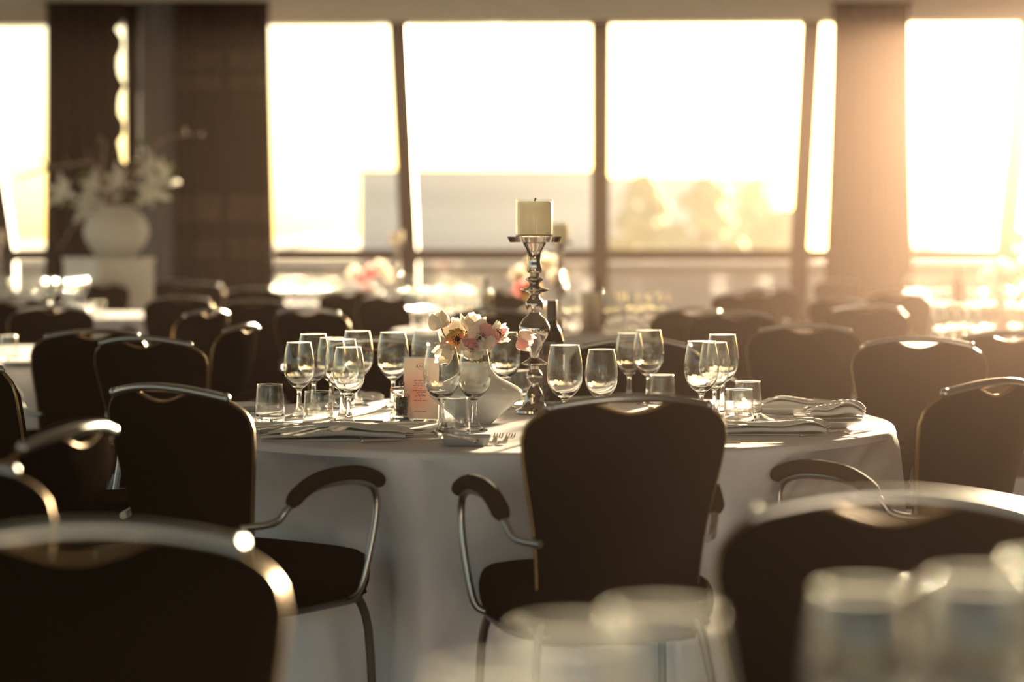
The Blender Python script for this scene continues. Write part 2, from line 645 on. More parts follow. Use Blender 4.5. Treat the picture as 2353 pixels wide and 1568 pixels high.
# ---- outside
g = MB()
g.add([(-900, 24.6, -4), (900, 24.6, -4), (900, 1500, -4), (-900, 1500, -4)], [(0, 1, 2, 3)])
tag(g.build('ground', 'ground', smooth=False), kind='structure')
tag(MB().box(-40, 40, 27.0, 27.3, -4, 1.0).box(-40, 40, 26.9, 27.4, 1.0, 1.06).build('parapet', 'concrete', smooth=False), 'low pale parapet outside below the window rail', 'parapet')
hm = MB()
prof_h = [1.0 + 2.0 * math.sin(i * 0.7) + 2.2 * math.sin(i * 1.9 + 1) for i in range(61)]
hv = [(-700 + i * 23.3, 800, -4) for i in range(61)] + [(-700 + i * 23.3, 830, 3 + prof_h[i]) for i in range(61)] + [(-700 + i * 23.3, 900, -4) for i in range(61)]
hm.add(hv, [(j * 61 + i, j * 61 + i + 1, (j + 1) * 61 + i + 1, (j + 1) * 61 + i) for j in range(2) for i in range(60)])
tag(hm.build('hills', 'ground'), kind='structure')


def block(u0, u1, vtop, Y, depth, label):
    x0, x1 = on_y(u0, vtop, Y).x, on_y(u1, vtop, Y).x
    zt = on_y(u0, vtop, Y).z
    e = tag(empty('office_block', ((x0 + x1) / 2, Y + depth / 2, -4)), label, 'building')
    hx, hy, h = (x1 - x0) / 2, depth / 2, zt + 4
    MB().box(-hx, hx, -hy, hy, 0, h).build('wall', 'concrete', e, smooth=False)
    MB().box(-hx - 0.2, hx + 0.2, -hy - 0.2, hy + 0.2, h, h + 0.25).build('roof_edge', 'concrete', e, smooth=False)
    nb = max(1, int(h / 3.2))
    for i in range(nb):
        z0 = 1.2 + i * h / nb
        MB().box(-hx + 0.6, hx - 0.6, -hy - 0.06, -hy, z0, z0 + 1.3).build('window_band', 'dull_glass', e, smooth=False)
    return e


block(825, 1372, 397, 150, 18, 'wide pale office block on the skyline beyond the windows')
block(1384, 1786, 412, 170, 16, 'pale block half hidden behind the trees outside')


def tree(u, vtop, Y, width, label):
    top = on_y(u, vtop, Y)
    e = tag(empty('tree', (top.x, Y, -4)), label, 'tree', 'trees outside the windows')
    h = top.z + 4
    MB().tube([(0, 0, 0), (0.1, 0, h * 0.3), (0, 0, h * 0.75)], [0.3, 0.22, 0.1], 8).build('trunk', 'bark', e)
    cr = MB()
    rr = random.Random(int(u))
    for i in range(70):
        a, t = rr.uniform(0, 6.28), rr.random()
        zz = h * (0.15 + 0.80 * t)
        prof = math.sin(math.pi * min(1, 0.18 + 0.82 * t) ** 0.8) ** 0.6
        rad = width / 2 * prof * math.sqrt(rr.random())
        cr.sphere((rad * math.cos(a), rad * math.sin(a), zz), rr.uniform(0.35, 0.75), 8, 0.8)
    co = cr.build('crown', 'tree_leaf', e)
    tag(co, kind='stuff')
    return e


tree(1478, 392, 112, 3.6, 'tall rounded tree in front of the pale block outside')
tree(1622, 402, 105, 3.8, 'middle broad tree in front of the pale block outside')
tree(1742, 408, 118, 3.4, 'rounded tree at the end of the row before the pale block')
tree(1800, 470, 100, 2.0, 'low tree at the corner of the pale block outside')


# ---- curtains and column
def curtain(name, u0, u1, Y, folds, amp, material, label, flare=0.06, edge=None):
    zc = 1.25 + 557 / 5000 * Y
    x0, x1 = on_y(u0, 300, Y).x, on_y(u1, 300, Y).x
    o = tag(empty(name, (x0, Y, 0)), label, 'curtain')
    wdt = x1 - x0
    zt = CEIL - 0.01

    def fn(a, b):
        z = 0.02 + (zt - 0.02) * b
        k = 1 + flare * (1 - b) ** 1.5 / wdt * 2
        xx = wdt / 2 + (a - 0.5) * wdt * k
        if edge and a > 0.9:
            xx += edge(z) * (a - 0.9) / 0.1
        yy = amp * math.sin(a * folds * 2 * math.pi + 0.6) * (0.7 + 0.3 * (1 - b)) + 0.02 * math.sin(a * 31 + 3 * b)
        return (xx, yy, z)
    mb = MB()
    n = int(folds * 14)
    mb.grid(fn, n, 40)
    panel = mb.build('panel', material, o)
    sol = panel.modifiers.new('thick', 'SOLIDIFY')
    sol.thickness = 0.008
    MB().box(-0.02, wdt + 0.02, -0.05, 0.05, zt - 0.03, zt + 0.005).build('heading', material, o, smooth=False)
    return o


def scallop(z):                           # the loose edge that leaves a chain of bright slits
    if z < 2.05:
        return 0.17
    if z > 3.55:
        return 0.10
    return 0.045 + 0.035 * math.cos((z - 2.05) * 15.0) + 0.015 * math.cos(z * 37)


curtain('curtain', 108, 264, 22.2, 5, 0.055, 'curtain', 'dark curtain behind the white lilies, beside the grey column', 0.06, scallop)
curtain('curtain', 287, 322, 22.5, 1, 0.03, 'curtain', 'narrow strip of dark curtain gathered against the grey column', 0.0)
curtain('curtain', 400, 618, 22.2, 6, 0.045, 'plaid', 'wide brown checked curtain on the window side of the grey column', 0.08)
curtain('curtain', 1914, 2088, 22.3, 5, 0.045, 'curtain', 'single tan curtain hanging alone between two bright windows', 0.10)
cx = on_y(366, 300, 22.3).x
co = tag(empty('column', (cx, 22.3, 0)), 'round dark grey column between two curtains', 'column')
MB().lathe([(0, 0), (0.20, 0), (0.20, CEIL - 0.01), (0, CEIL - 0.01)], 32).build('shaft', 'column', co)
MB().lathe([(0.2, 0), (0.235, 0), (0.235, 0.12), (0.2, 0.13)], 32).build('base_ring', 'dark_metal', co)


# ================================================================== CHAIRS
def chair_proto():
    root = empty('banquet_chair')
    ZB = 0.365

    def hw(z):
        zs = [0.36, 0.50, 0.58, 0.66, 0.74, 0.80, 0.84, 0.88, 0.95]
        ws = [0.182, 0.187, 0.193, 0.205, 0.222, 0.232, 0.235, 0.234, 0.232]
        return float(np.interp(z, zs, ws))

    def yb(z):                            # lean of the back
        return -0.212 - 0.078 * (max(0, z - 0.43) / 0.5) ** 1.15

    def ztop(s, dip=True):
        a = abs(s)
        z = 0.915 - 0.030 * min(a, 0.86) ** 2 * 1.2
        if a > 0.74:
            q = (a - 0.74) / 0.26
            z -= 0.062 * (1 - math.sqrt(max(0, 1 - q * q)))
        if dip and a < 0.40:
            z -= 0.030 * math.cos(a / 0.40 * math.pi / 2) ** 1.2
        return z

    def pt(s, z, off=0.0):
        return Vector((s * hw(z), yb(z) + 0.05 * s * s * min(1, hw(z) / 0.2) + off, z))
    S = [math.sin((i / 44 * 2 - 1) * math.pi / 2) * 0.5 + (i / 44 * 2 - 1) * 0.5 for i in range(45)]
    NV = 13
    mb = MB()
    for side in (1, -1):
        verts, faces = [], []
        for j in range(NV):
            t = j / (NV - 1)
            for s in S:
                z = ZB + (ztop(s) - ZB) * t
                ed = min(1.0, (1 - abs(s)) / 0.12, t / 0.06 if t < .5 else 1, (1 - t) / 0.05)
                th = 0.006 + 0.014 * math.sqrt(max(0, ed)) * (1.25 if side > 0 else 0.8)
                verts.append(pt(s, z, side * th))
        nu = len(S)
        for j in range(NV - 1):
            for i in range(nu - 1):
                q = (j * nu + i, j * nu + i + 1, (j + 1) * nu + i + 1, (j + 1) * nu + i)
                faces.append(q if side < 0 else tuple(reversed(q)))
        mb.add(verts, faces)
    n1 = NV * len(S)
    nu = len(S)
    per = [j * nu for j in range(NV)] + [(NV - 1) * nu + i for i in range(1, nu)] + [j * nu + nu - 1 for j in range(NV - 2, -1, -1)] + list(range(nu - 2, 0, -1))
    for a, b2 in zip(per, per[1:] + per[:1]):
        mb.f.append((a, b2, b2 + n1, a + n1))
    mb.build('backrest', 'fabric', root)
    # bronze piping around the edge, following the hand hole
    path = [pt(-1, z, -0.002) for z in np.linspace(ZB, ztop(-1), 12)]
    path += [pt(s, ztop(s) + 0.001, -0.002) for s in S[1:-1]]
    path += [pt(1, z, -0.002) for z in np.linspace(ztop(1), ZB, 12)]
    MB().tube(path, 0.0048, 7).build('edge_piping', 'bronze', root)
    # satin tube along the top with two screws
    rp = [pt(s, ztop(s, False) + 0.006, -0.004) for s in np.linspace(-0.80, 0.80, 30)]
    rail = MB().tube(rp, 0.0105, 10).build('top_rail', 'steel', root)
    for s in (-0.78, 0.78):
        MB().sphere(pt(s, ztop(s, False) + 0.008, -0.006), 0.0125, 10).build('screw', 'steel', rail)
    # seat
    seat = MB()
    prof = [(0, 0.39), (0.215, 0.39), (0.238, 0.403), (0.246, 0.44), (0.242, 0.475), (0.222, 0.497), (0.16, 0.508), (0.08, 0.511), (0, 0.512)]
    seat.lathe(prof_spline(prof, 2), 88, Matrix.Translation((0, 0.02, 0)), sx=1.0, sy=0.93, power=5)
    seat.build('seat', 'fabric', root)
    fr = [(0.225 * (abs(math.cos(a)) ** 5 + abs(math.sin(a)) ** 5) ** -0.2 * math.cos(a), 0.02 + 0.205 * (abs(math.cos(a)) ** 5 + abs(math.sin(a)) ** 5) ** -0.2 * math.sin(a), 0.385) for a in np.linspace(0, 2 * math.pi, 40, endpoint=False)]
    MB().tube(fr, 0.011, 8, closed=True).build('seat_frame', 'leg_steel', root)
    for s in (-1, 1):
        arm = spline([(s * 0.232, 0.115, 0.395), (s * 0.262, 0.125, 0.42), (s * 0.280, 0.150, 0.54), (s * 0.284, 0.162, 0.63), (s * 0.281, 0.138, 0.672),
                      (s * 0.275, 0.06, 0.687), (s * 0.262, -0.04, 0.678), (s * 0.248, -0.115, 0.640), (s * 0.236, -0.140, 0.610), (s * 0.222, -0.175, 0.600), (s * 0.193, -0.225, 0.598)], 5)
        MB().tube(arm, 0.0092, 9).build('arm_tube', 'steel', root)
        pp = spline([(s * 0.285, 0.178, 0.668), (s * 0.283, 0.150, 0.690), (s * 0.277, 0.08, 0.706), (s * 0.266, -0.02, 0.700), (s * 0.256, -0.085, 0.672), (s * 0.249, -0.118, 0.640)], 5)
        npp = len(pp)
        rads = [0.023 * (min(1, (i + 0.35) / 3.0, (npp - 1 - i + 0.35) / 3.0)) ** 0.5 for i in range(npp)]
        MB().tube(pp, rads, 12, flat=0.8).build('armrest', 'arm_pad', root)
        MB().tube(spline([(s * 0.205, 0.175, 0.393), (s * 0.225, 0.20, 0.30), (s * 0.232, 0.215, 0.0)], 4), 0.011, 8).build('leg', 'leg_steel', root)
        MB().tube(spline([(s * 0.150, -0.185, 0.56), (s * 0.155, -0.178, 0.46), (s * 0.19, -0.195, 0.38), (s * 0.21, -0.25, 0.2), (s * 0.215, -0.30, 0.0)], 4), 0.011, 8).build('leg', 'leg_steel', root)
    return root


chair = chair_proto()
GR = None
BACK = 0.275
chair_tf = []


def put_chair(u, Y, a, label, group=None):
    X = (u - W_PX / 2) / F_PX * Y
    a = R(a)
    fx, fy = math.sin(a), math.cos(a)
    loc = (X + BACK * fx, Y + BACK * fy, 0)
    chair_tf.append((Vector(loc), a))
    return inst(chair, loc, -a, label, 'chair', group)


CH = [
    # around the sharp table
    (1452, 4.74, -14, 'dark brown armchair whose backrest hides the foot of the tall silver candlestick'),
    (376, 5.10, 36, 'dark brown armchair facing the square-card table, one armrest and seat showing beside the cloth'),
    (2285, 5.30, -44, 'brown armchair at the stacked plates, its padded arm reaching toward the cloth'),
    (-30, 6.35, 70, 'brown armchair at the menu-card table beside the chair whose arm reaches the side table'),
    (858, 7.65, 174, 'dark armchair behind the cluster of wine glasses and the menu card'),
    (1462, 7.65, 184, 'dark armchair behind the pair of wine glasses beside the wine bottle'),
    (1852, 9.0, 197, 'brown chair between the tumblers and the tan curtain, bright spot on its rail'),
    (2112, 7.72, 188, 'brown chair with glass sparkling through its hand hole, behind the stacked plates'),
    # near table behind the viewer's side
    (2050, 2.85, 181, 'large blurred brown chair behind the unfocused glasses'),
    (170, 2.50, 166, 'large blurred black chair with a pale top rail, hand hole tilted'),
    (-255, 3.30, 150, 'blurred chair of which only one bent rail corner shows, with a white glint'),
    (175, 3.95, -76, 'blurred black chair seen nearly edge-on with a round white glint'),
    # aisle chairs
    (328, 7.80, 22, 'black chair with a thin golden edge, in front of the chair facing the side table'),
    (214, 8.50, -30, 'black chair whose padded arm reaches over the side table cloth'),
    (562, 9.15, -76, 'slim black chair seen edge-on just above the water tumblers, glint on its corner'),
    (480, 11.2, -62, 'black chair seen edge-on behind the slim edge-on chair, glint on its corner'),
    # tables further back
    (705, 11.5, 28, 'blurred black chair with a wide hand hole behind the wine glass cluster'),
    (1128, 11.3, 6, 'blurred black chair directly behind the anemones'),
    (1590, 11.5, -30, 'blurred brown chair at the sparkling glasses, turned to the far table'),
    (1690, 10.8, 200, 'blurred brown chair with a glint at its rail end, behind the trio of wine glasses'),
    (1708, 15.5, 10, 'small blurred brown chair with twin glints on its rail'),
    (1772, 17.2, 190, 'small blurred brown chair just behind the one with twin glints'),
    (1990, 12.1, 184, 'blurred brown chair in front of the tan curtain with a golden hand hole'),
    (2062, 15.5, 176, 'blurred brown chair peeping over the golden-hand-hole chair'),
    (1925, 13.7, 160, 'blurred brown chair half hidden at the foot of the tan curtain'),
    (1925, 21.3, 186, 'tiny blurred chair touching the bottom of the tan curtain'),
    (2330, 8.25, 12, 'brown chair drawn up to the cluster of tall far glasses'),
    (900, 14.8, 178, 'blurred black chair below the distant tall candlestick'),
    (800, 16.2, 8, 'blurred black chair below the distant pink bouquet'),
    (1172, 16.6, 20, 'blurred dark chair just behind the distant wine bottle'),
    (415, 14.3, -22, 'blurred black chair under the checked curtain with a large yellow glint'),
    (582, 13.2, 160, 'blurred black chair with an orange glint below the checked curtain edge'),
    (585, 17.3, 176, 'small dark chair with a round glint right below the checked curtain'),
    (455, 19.8, 170, 'tiny dark chair with a grey rail at the foot of the checked curtain'),
    (400, 21.2, 184, 'tiny dark chair with a grey rail at the foot of the column'),
    (238, 19.45, 176, 'tiny black chair standing out against the white plinth'),
    (122, 11.9, 182, 'blurred black chair in front of the row of far wine glasses'),
    (40, 13.4, -10, 'blurred black chair turned away, directly below the far wine glass row'),
]
for ch in CH:
    put_chair(*ch)


# ================================================================== TABLES
TZ = 0.75
table_top_z = TZ


def table(X, Y, rad, label_t, label_c, seed, chairs=(), nth=220, rows=22):
    t = tag(empty('banquet_table', (X, Y, 0)), label_t, 'table', 'round banquet tables')
    MB().lathe([(0, TZ - 0.035), (rad - 0.03, TZ - 0.035), (rad - 0.02, TZ - 0.02), (rad - 0.02, TZ - 0.008), (0, TZ - 0.008)], 64).build('tabletop', 'table_wood', t)
    MB().lathe([(0, 0.0), (0.30, 0.0), (0.30, 0.03), (0.05, 0.06), (0.05, TZ - 0.035), (0, TZ - 0.035)], 20).build('pedestal', 'dark_metal', t)
    r0 = np.random.default_rng(seed)
    ks = [5, 8, 13, 17, 23, 31, 41]
    ph = r0.uniform(0, 6.28, len(ks))
    am = np.array([0.25, 0.30, 0.55, 0.50, 0.32, 0.20, 0.12])
    th = np.linspace(0, 2 * np.pi, nth, endpoint=False)
    ts = np.linspace(0, 1, rows)
    zz = TZ - 0.018 - (TZ - 0.02 - 0.018) * ts
    RR = np.zeros((rows, nth))
    for j, t_ in enumerate(ts):           # folds wander sideways as they fall
        fold = sum(a * np.cos(k * th + p + 0.5 * np.sin(3 * th + p) + (1.6 + 0.05 * k) * t_ * np.sin(2 * th + 2.3 * p)) for a, k, p in zip(am, ks, ph))
        fold = fold - 0.45 * np.maximum(0, fold - 0.2) ** 2
        RR[j] = rad + 0.004 + 0.075 * t_ ** 0.7 + 0.105 * t_ ** 0.55 * (fold - 0.55)
    if chairs:
        push = np.zeros(nth)
        for (cl, ca) in chairs:
            fx, fy = math.sin(ca), math.cos(ca)
            for i in range(nth):
                r = rad + 0.03
                p = 0.0
                while p < 0.5:
                    px, py = X + (r - p) * math.cos(th[i]) - cl.x, Y + (r - p) * math.sin(th[i]) - cl.y
                    ly = px * fx + py * fy
                    lx = px * fy - py * fx
                    if abs(lx) > 0.30 or ly > 0.275 or ly < -0.35:
                        break
                    p += 0.008
                push[i] = max(push[i], p)
        wide = push.copy()                # the cloth gives way over a wider stretch than the seat itself
        for sh_ in range(-9, 10):
            wide = np.maximum(wide, np.roll(push, sh_) * (1 - abs(sh_) / 10) ** 0.8)
        for _ in range(4):
            wide = (np.roll(wide, 1) + np.roll(wide, -1) + 2 * wide) / 4
        for j in range(rows):
            ramp = min(1.0, max(0.0, (TZ - 0.02 - zz[j]) / 0.21))
            RR[j] -= wide * ramp + 0.4 * ramp * np.minimum(wide, 0.08) * np.clip(RR[j] - rad, 0, 0.08) / 0.08
    verts = [(0, 0, TZ)]
    faces = []
    rings = [rad * q for q in (0.25, 0.5, 0.75, 0.9, 0.97)]
    allr = [(np.full(nth, q), TZ + 0.0 * q) for q in rings]
    allr += [(np.full(nth, rad - 0.006), TZ - 0.001), (np.full(nth, rad - 0.0005), TZ - 0.006)]
    for rr, z in allr:
        for i in range(nth):
            verts.append((rr[i] * math.cos(th[i]), rr[i] * math.sin(th[i]), z + 0.0008 * math.sin(7 * th[i] + 20 * rr[i]) * (z >= TZ - 0.0005)))
    for j in range(rows):
        for i in range(nth):
            verts.append((RR[j, i] * math.cos(th[i]), RR[j, i] * math.sin(th[i]), zz[j]))
    for i in range(nth):
        faces.append((0, 1 + i, 1 + (i + 1) % nth))
    total = len(allr) + rows
    for j in range(total - 1):
        for i in range(nth):
            k = (i + 1) % nth
            faces.append((1 + j * nth + i, 1 + (j + 1) * nth + i, 1 + (j + 1) * nth + k, 1 + j * nth + k))
    cl = MB().add(verts, faces).build('tablecloth', 'linen')
    cl.location = (X, Y, 0)
    tag(cl, label_c, 'tablecloth', 'white tablecloths')
    return t


T0 = (0.067, 6.25, 1.02)
table(*T0, 'round table under the white cloth set with the menu card and anemones', 'white cloth on the sharp table with menu card and anemones', 3, chair_tf[:6], 360, 30)
T1 = (-2.45, 10.05, 1.0)
table(*T1, 'round side table beside the chair whose padded arm reaches over it', 'white cloth carrying only a lone tumbler and a plate', 5)
T2 = (0.22, 13.1, 0.95)
table(*T2, 'round table directly behind the sharp one, full of sparkling glasses', 'white cloth under the sparkling glasses and the steel cooler', 8)
T6 = (-1.15, 19.4, 1.1)
table(*T6, 'round table by the windows with the distant pink bouquet', 'white cloth under the distant pink bouquet by the windows', 12)
T8 = (4.15, 18.9, 1.0)
table(*T8, 'round table beside the tan curtain with a lone wine bottle', 'white cloth under the lone bottle beside the tan curtain', 14)
T9 = (2.65, 10.5, 1.0)
table(*T9, 'round table with the cluster of tall glasses beyond the stacked plates', 'white cloth under the cluster of tall glasses beyond the plates', 16)
T10 = (-4.5, 18.2, 1.0)
table(*T10, 'round table holding the row of far wine glasses beside the plinth', 'white cloth under the row of far wine glasses', 18)
T11 = (-3.0, 16.0, 0.9)
table(*T11, 'round table in front of the white plinth', 'white cloth in front of the white plinth with two small tumblers', 20)
T5 = (0.45, 1.27, 0.95)
table(*T5, 'round table carrying the large unfocused glasses', 'white cloth below the large unfocused glasses', 22)


# ================================================================== TABLEWARE
def wine_glass(name, h, rb, rr, material):
    k = h / 0.236
    outer = [(0, 0.0), (0.034, 0.0), (0.0365, 0.0012), (0.036, 0.003), (0.027, 0.007), (0.016, 0.015), (0.0095, 0.032), (0.0070, 0.056), (0.0068, 0.078), (0.0105, 0.090),
             (rb * 0.56, 0.103), (rb * 0.87, 0.124), (rb * 0.985, 0.148), (rb, 0.168), (rb * 0.95, 0.192), (rb * 0.86, 0.217), (rr, 0.2330)]
    inner = [(rr - 0.0010, 0.2325), (rb * 0.86 - 0.0011, 0.217), (rb * 0.95 - 0.0012, 0.192), (rb - 0.0013, 0.168), (rb * 0.985 - 0.0014, 0.148), (rb * 0.87 - 0.002, 0.126), (rb * 0.54 - 0.002, 0.1075), (0.006, 0.102), (0, 0.1015)]
    bead = [(rr - 0.0005 + 0.00135 * math.cos(a), (0.2345 * k) + 0.00135 * math.sin(a)) for a in np.linspace(-0.9, math.pi + 0.9, 13)]
    prof = prof_spline([(r, z * k) for r, z in outer], 3) + bead + prof_spline([(r, z * k) for r, z in inner], 3)
    o = MB().lathe(prof, 44).build(name, material)
    return o


big = wine_glass('wine_glass', 0.236, 0.0490, 0.0385, 'glass')
small = wine_glass('wine_glass', 0.221, 0.0450, 0.0350, 'glass_small')


def tumbler_proto():
    outer = [(0, 0.0), (0.039, 0.0), (0.0425, 0.002), (0.0432, 0.008), (0.0422, 0.03), (0.0395, 0.07), (0.0367, 0.104)]
    inner = [(0.0350, 0.1042), (0.0375, 0.07), (0.0400, 0.03), (0.0385, 0.018), (0.030, 0.014), (0, 0.0135)]
    bead = [(0.03575 + 0.0014 * math.cos(a), 0.1055 + 0.0014 * math.sin(a)) for a in np.linspace(-0.9, math.pi + 0.9, 13)]
    return MB().lathe(prof_spline(outer, 3) + bead + prof_spline(inner, 3), 36).build('tumbler', 'tumbler_glass')


tum = tumbler_proto()


def on_table(u, v):
    return on_z(u, v, TZ + 0.001)


def by_top(u, vtop, h):                   # stand a glass of height h so that its rim shows at vtop
    p = on_z(u, vtop, TZ + h)
    return Vector((p.x, p.y, TZ + 0.001))


WG = 'wine glasses on the sharp table'
for u, v, big_, lab in [
    (687, 787, 0, 'small wine glass at the front of the cluster beside the two tumblers'),
    (720, 768, 1, 'tall wine glass overlapped by the front glass of the cluster'),
    (762, 776, 0, 'small wine glass in the middle of the cluster'),
    (822, 761, 1, 'tall wine glass at the back of the cluster, its stem standing clear'),
    (786, 780, 1, 'tall wine glass just behind the front glass with the twin stem'),
    (801, 798, 0, 'small wine glass whose stem almost touches the twin stem'),
    (903, 764, 1, 'wine glass standing alone behind the pepper mill'),
    (980, 758, 1, 'wine glass behind the menu card and the anemones'),
    (1015, 795, 1, 'tall wine glass in front of the menu card'),
    (1090, 804, 0, 'small wine glass in front of the white vase'),
    (1160, 764, 1, 'wine glass between the anemones and the silver candlestick'),
    (1298, 793, 1, 'tall wine glass in front of the wine bottle'),
    (1382, 803, 0, 'short wine glass beside the one in front of the bottle'),
    (1446, 766, 0, 'paired wine glass at the far edge, the one nearer the bottle'),
    (1490, 759, 1, 'paired wine glass at the far edge, the one nearer the tan curtain'),
    (1612, 784, 1, 'front wine glass of the trio beside the brown chair'),
    (1642, 787, 0, 'middle wine glass of the trio beside the brown chair'),
    (1660, 769, 1, 'rear wine glass of the trio beside the brown chair'),
]:
    p = by_top(u, v, 0.236 if big_ else 0.221)
    inst(big if big_ else small, p, random.uniform(0, 6), lab, 'wine glass', WG)
TG = 'water tumblers on the sharp table'
for u, v, lab in [
    (620, 884, 'water tumbler beside the plate with the dark spoon'),
    (731, 900, 'water tumbler above the crossed forks'),
    (1043, 914, 'water tumbler behind the square grey dish'),
    (1193, 852, 'water tumbler between the white vase and the silver candlestick'),
    (1521, 862, 'water tumbler next to the paired wine glasses'),
    (1698, 895, 'front water tumbler next to the trio of wine glasses'),
    (1718, 877, 'rear water tumbler next to the trio of wine glasses'),
]:
    inst(tum, by_top(u, v, 0.1065), 0, lab, 'tumbler', TG)

# large unfocused glasses near the viewer
for u, v, kind, lab in [(1150, 1560, 1, 'lowest unfocused glass, only its rim rising into view'), (1318, 1455, 1, 'unfocused glass before the seat of the candlestick-hiding chair'),
                        (1520, 1410, 1, 'widest unfocused glass before the back of the candlestick-hiding chair'), (1980, 1355, 0, 'unfocused glass before the big blurred brown chair, the shorter one'),
                        (2255, 1330, 1, 'tall unfocused glass before the big blurred brown chair'), (2400, 1282, 0, 'short unfocused glass beside the tall one before the blurred brown chair')]:
    p = by_top(u, v, 0.236 if kind else 0.221)
    inst(big if kind else small, p, 0, lab, 'wine glass', 'large unfocused wine glasses')


taken = []


def far_glasses(tb, us, label, group):
    """a loose bunch of glasses on table tb: u gives the direction, the depth is a free place on that table"""
    cx, cyy, rad = tb
    for i, u in enumerate(us):
        X = (u - W_PX / 2) / F_PX * cyy
        dx = X - cx
        room = math.sqrt(max(0.0, (rad - 0.12) ** 2 - dx * dx))
        fr_ = [0.85, 0.45, 0.05][i % 3]
        for tryk in range(12):
            Y = cyy - room * (fr_ - 0.15 * tryk)
            pos = ((u - W_PX / 2) / F_PX * Y, Y)
            if all((pos[0] - q[0]) ** 2 + (pos[1] - q[1]) ** 2 > 0.011 for q in taken):
                break
        taken.append(pos)
        kind = (i * 5) % 3 != 1
        inst(big if kind else small, ((u - W_PX / 2) / F_PX * Y, Y, TZ + 0.001), random.uniform(0, 6), label, 'wine glass', group)


far_glasses(T2, [968, 990, 1012, 1034, 1058, 1082, 1102, 980, 950], 'blurred wine glass in the bright cluster above the anemones', 'bright glass cluster above the anemones')
far_glasses(T2, [1400, 1422, 1446, 1472, 1500, 1520, 1412, 1490, 1458], 'blurred wine glass in the sparkling group beside the steel cooler', 'sparkling glasses beside the steel cooler')
far_glasses(T2, [1306, 1326], 'blurred wine glass between the bottle and the steel cooler', 'glasses between the bottle and the steel cooler')
far_glasses(T6, [640, 665, 690, 712, 740, 762, 785], 'blurred wine glass beside the distant pink bouquet', 'glasses beside the distant pink bouquet')
far_glasses(T6, [945, 985, 1015, 1042, 1070, 1090], 'blurred wine glass in the bright row below the window rail', 'bright glass row below the window rail')
far_glasses(T8, [2090, 2110, 2132, 2155, 2178, 2232, 2262, 2312], 'blurred wine glass around the lone bottle beside the tan curtain', 'glasses around the lone bottle')
far_glasses(T9, [2165, 2192, 2218, 2245, 2268, 2332], 'tall blurred wine glass in the cluster beyond the stacked plates', 'tall glasses beyond the stacked plates')
far_glasses(T10, [12, 38, 60, 92, 118, 146, 168, 188], 'far wine glass in the row beside the white plinth', 'far glass row beside the plinth')
for u, v in [(208, 694), (229, 693)]:
    inst(tum, by_top(u, v, 0.1065), 0, 'tiny tumbler on the cloth in front of the plinth', 'tumbler', 'tumblers in front of the plinth')
inst(tum, by_top(20, 772, 0.1065), 0, 'lone tumbler on the side table beside the reaching chair arm', 'tumbler')


# ---- candlestick with candle in a glass
def candlestick_proto():
    root = empty('candlestick')
    s = 0.00132
    raw = [(0, 0), (42, 0), (44, 3), (43, 8), (30, 14), (24, 22), (22, 30), (21, 40), (16, 52), (11, 62), (10, 70), (13, 76), (18, 82), (18.5, 88), (14, 96), (10, 101), (11, 108), (29, 112), (29.5, 115), (18, 121), (10, 127),
           (12, 140), (22, 160), (32, 178), (35.5, 190), (34, 200), (26, 214), (14, 224), (12, 229), (18, 236), (20.5, 246), (19, 255), (12, 263), (11, 270), (15, 274), (32.5, 279), (32.5, 282), (15, 286), (10.5, 292), (12, 297), (20, 303), (20, 306), (11, 311), (11, 318),
           (16, 320), (17.5, 324), (14.5, 340), (13.5, 350), (15, 362), (19, 374), (25, 383), (26, 386), (24, 390)]
    prof = [(r * s, z * s) for r, z in raw] + [(0, 390 * s)]
    MB().lathe(prof, 36).build('stem', 'silver', root)
    z0 = 0.512
    MB().lathe([(0, z0), (0.074, z0), (0.0785, z0 + 0.010), (0.0815, z0 + 0.0165), (0.0795, z0 + 0.0165), (0.075, z0 + 0.006), (0, z0 + 0.004)], 44).build('dish', 'silver', root)
    zc = z0 + 0.0045
    cup = MB().lathe([(0, zc), (0.0545, zc), (0.0555, zc + 0.004), (0.0555, zc + 0.122), (0.0535, zc + 0.1225), (0.0530, zc + 0.019), (0.048, zc + 0.015), (0, zc + 0.015)], 44).build('candle_glass', 'cup_glass', root)
    wax = MB().lathe([(0, zc + 0.0165), (0.050, zc + 0.0165), (0.0515, zc + 0.022), (0.0515, zc + 0.112), (0.048, zc + 0.1165), (0.02, zc + 0.114), (0, zc + 0.114)], 40).build('candle', 'wax', root)
    MB().tube([(0, 0, zc + 0.112), (0.001, 0, zc + 0.120), (0.004, 0, zc + 0.1265)], 0.0028, 7).build('wick', 'wick', wax)
    return root


cst = candlestick_proto()
p = on_table(1228, 951)
inst(cst, p, 0, 'tall turned silver candlestick with a thick cream candle, sharp in view', 'candlestick', 'silver candlesticks')
X_, Y_ = (1286 - W_PX / 2) / F_PX * 12.9, 12.9
inst(cst, (X_, Y_, TZ + 0.001), 0, 'blurred candlestick just behind the sharp one', 'candlestick', 'silver candlesticks')
inst(cst, ((912 - W_PX / 2) / F_PX * 19.2, 19.2, TZ + 0.001), 0, 'distant candlestick against the window mullion', 'candlestick', 'silver candlesticks')
inst(cst, ((2343 - W_PX / 2) / F_PX * 18.9, 18.9, TZ + 0.001), 0, 'distant candlestick beyond the lone bottle beside the tan curtain', 'candlestick', 'silver candlesticks')
inst(cst, ((-2 - W_PX / 2) / F_PX * 18.0, 18.0, TZ + 0.001), 0, 'distant candlestick beside the far wine glass row', 'candlestick', 'silver candlesticks')


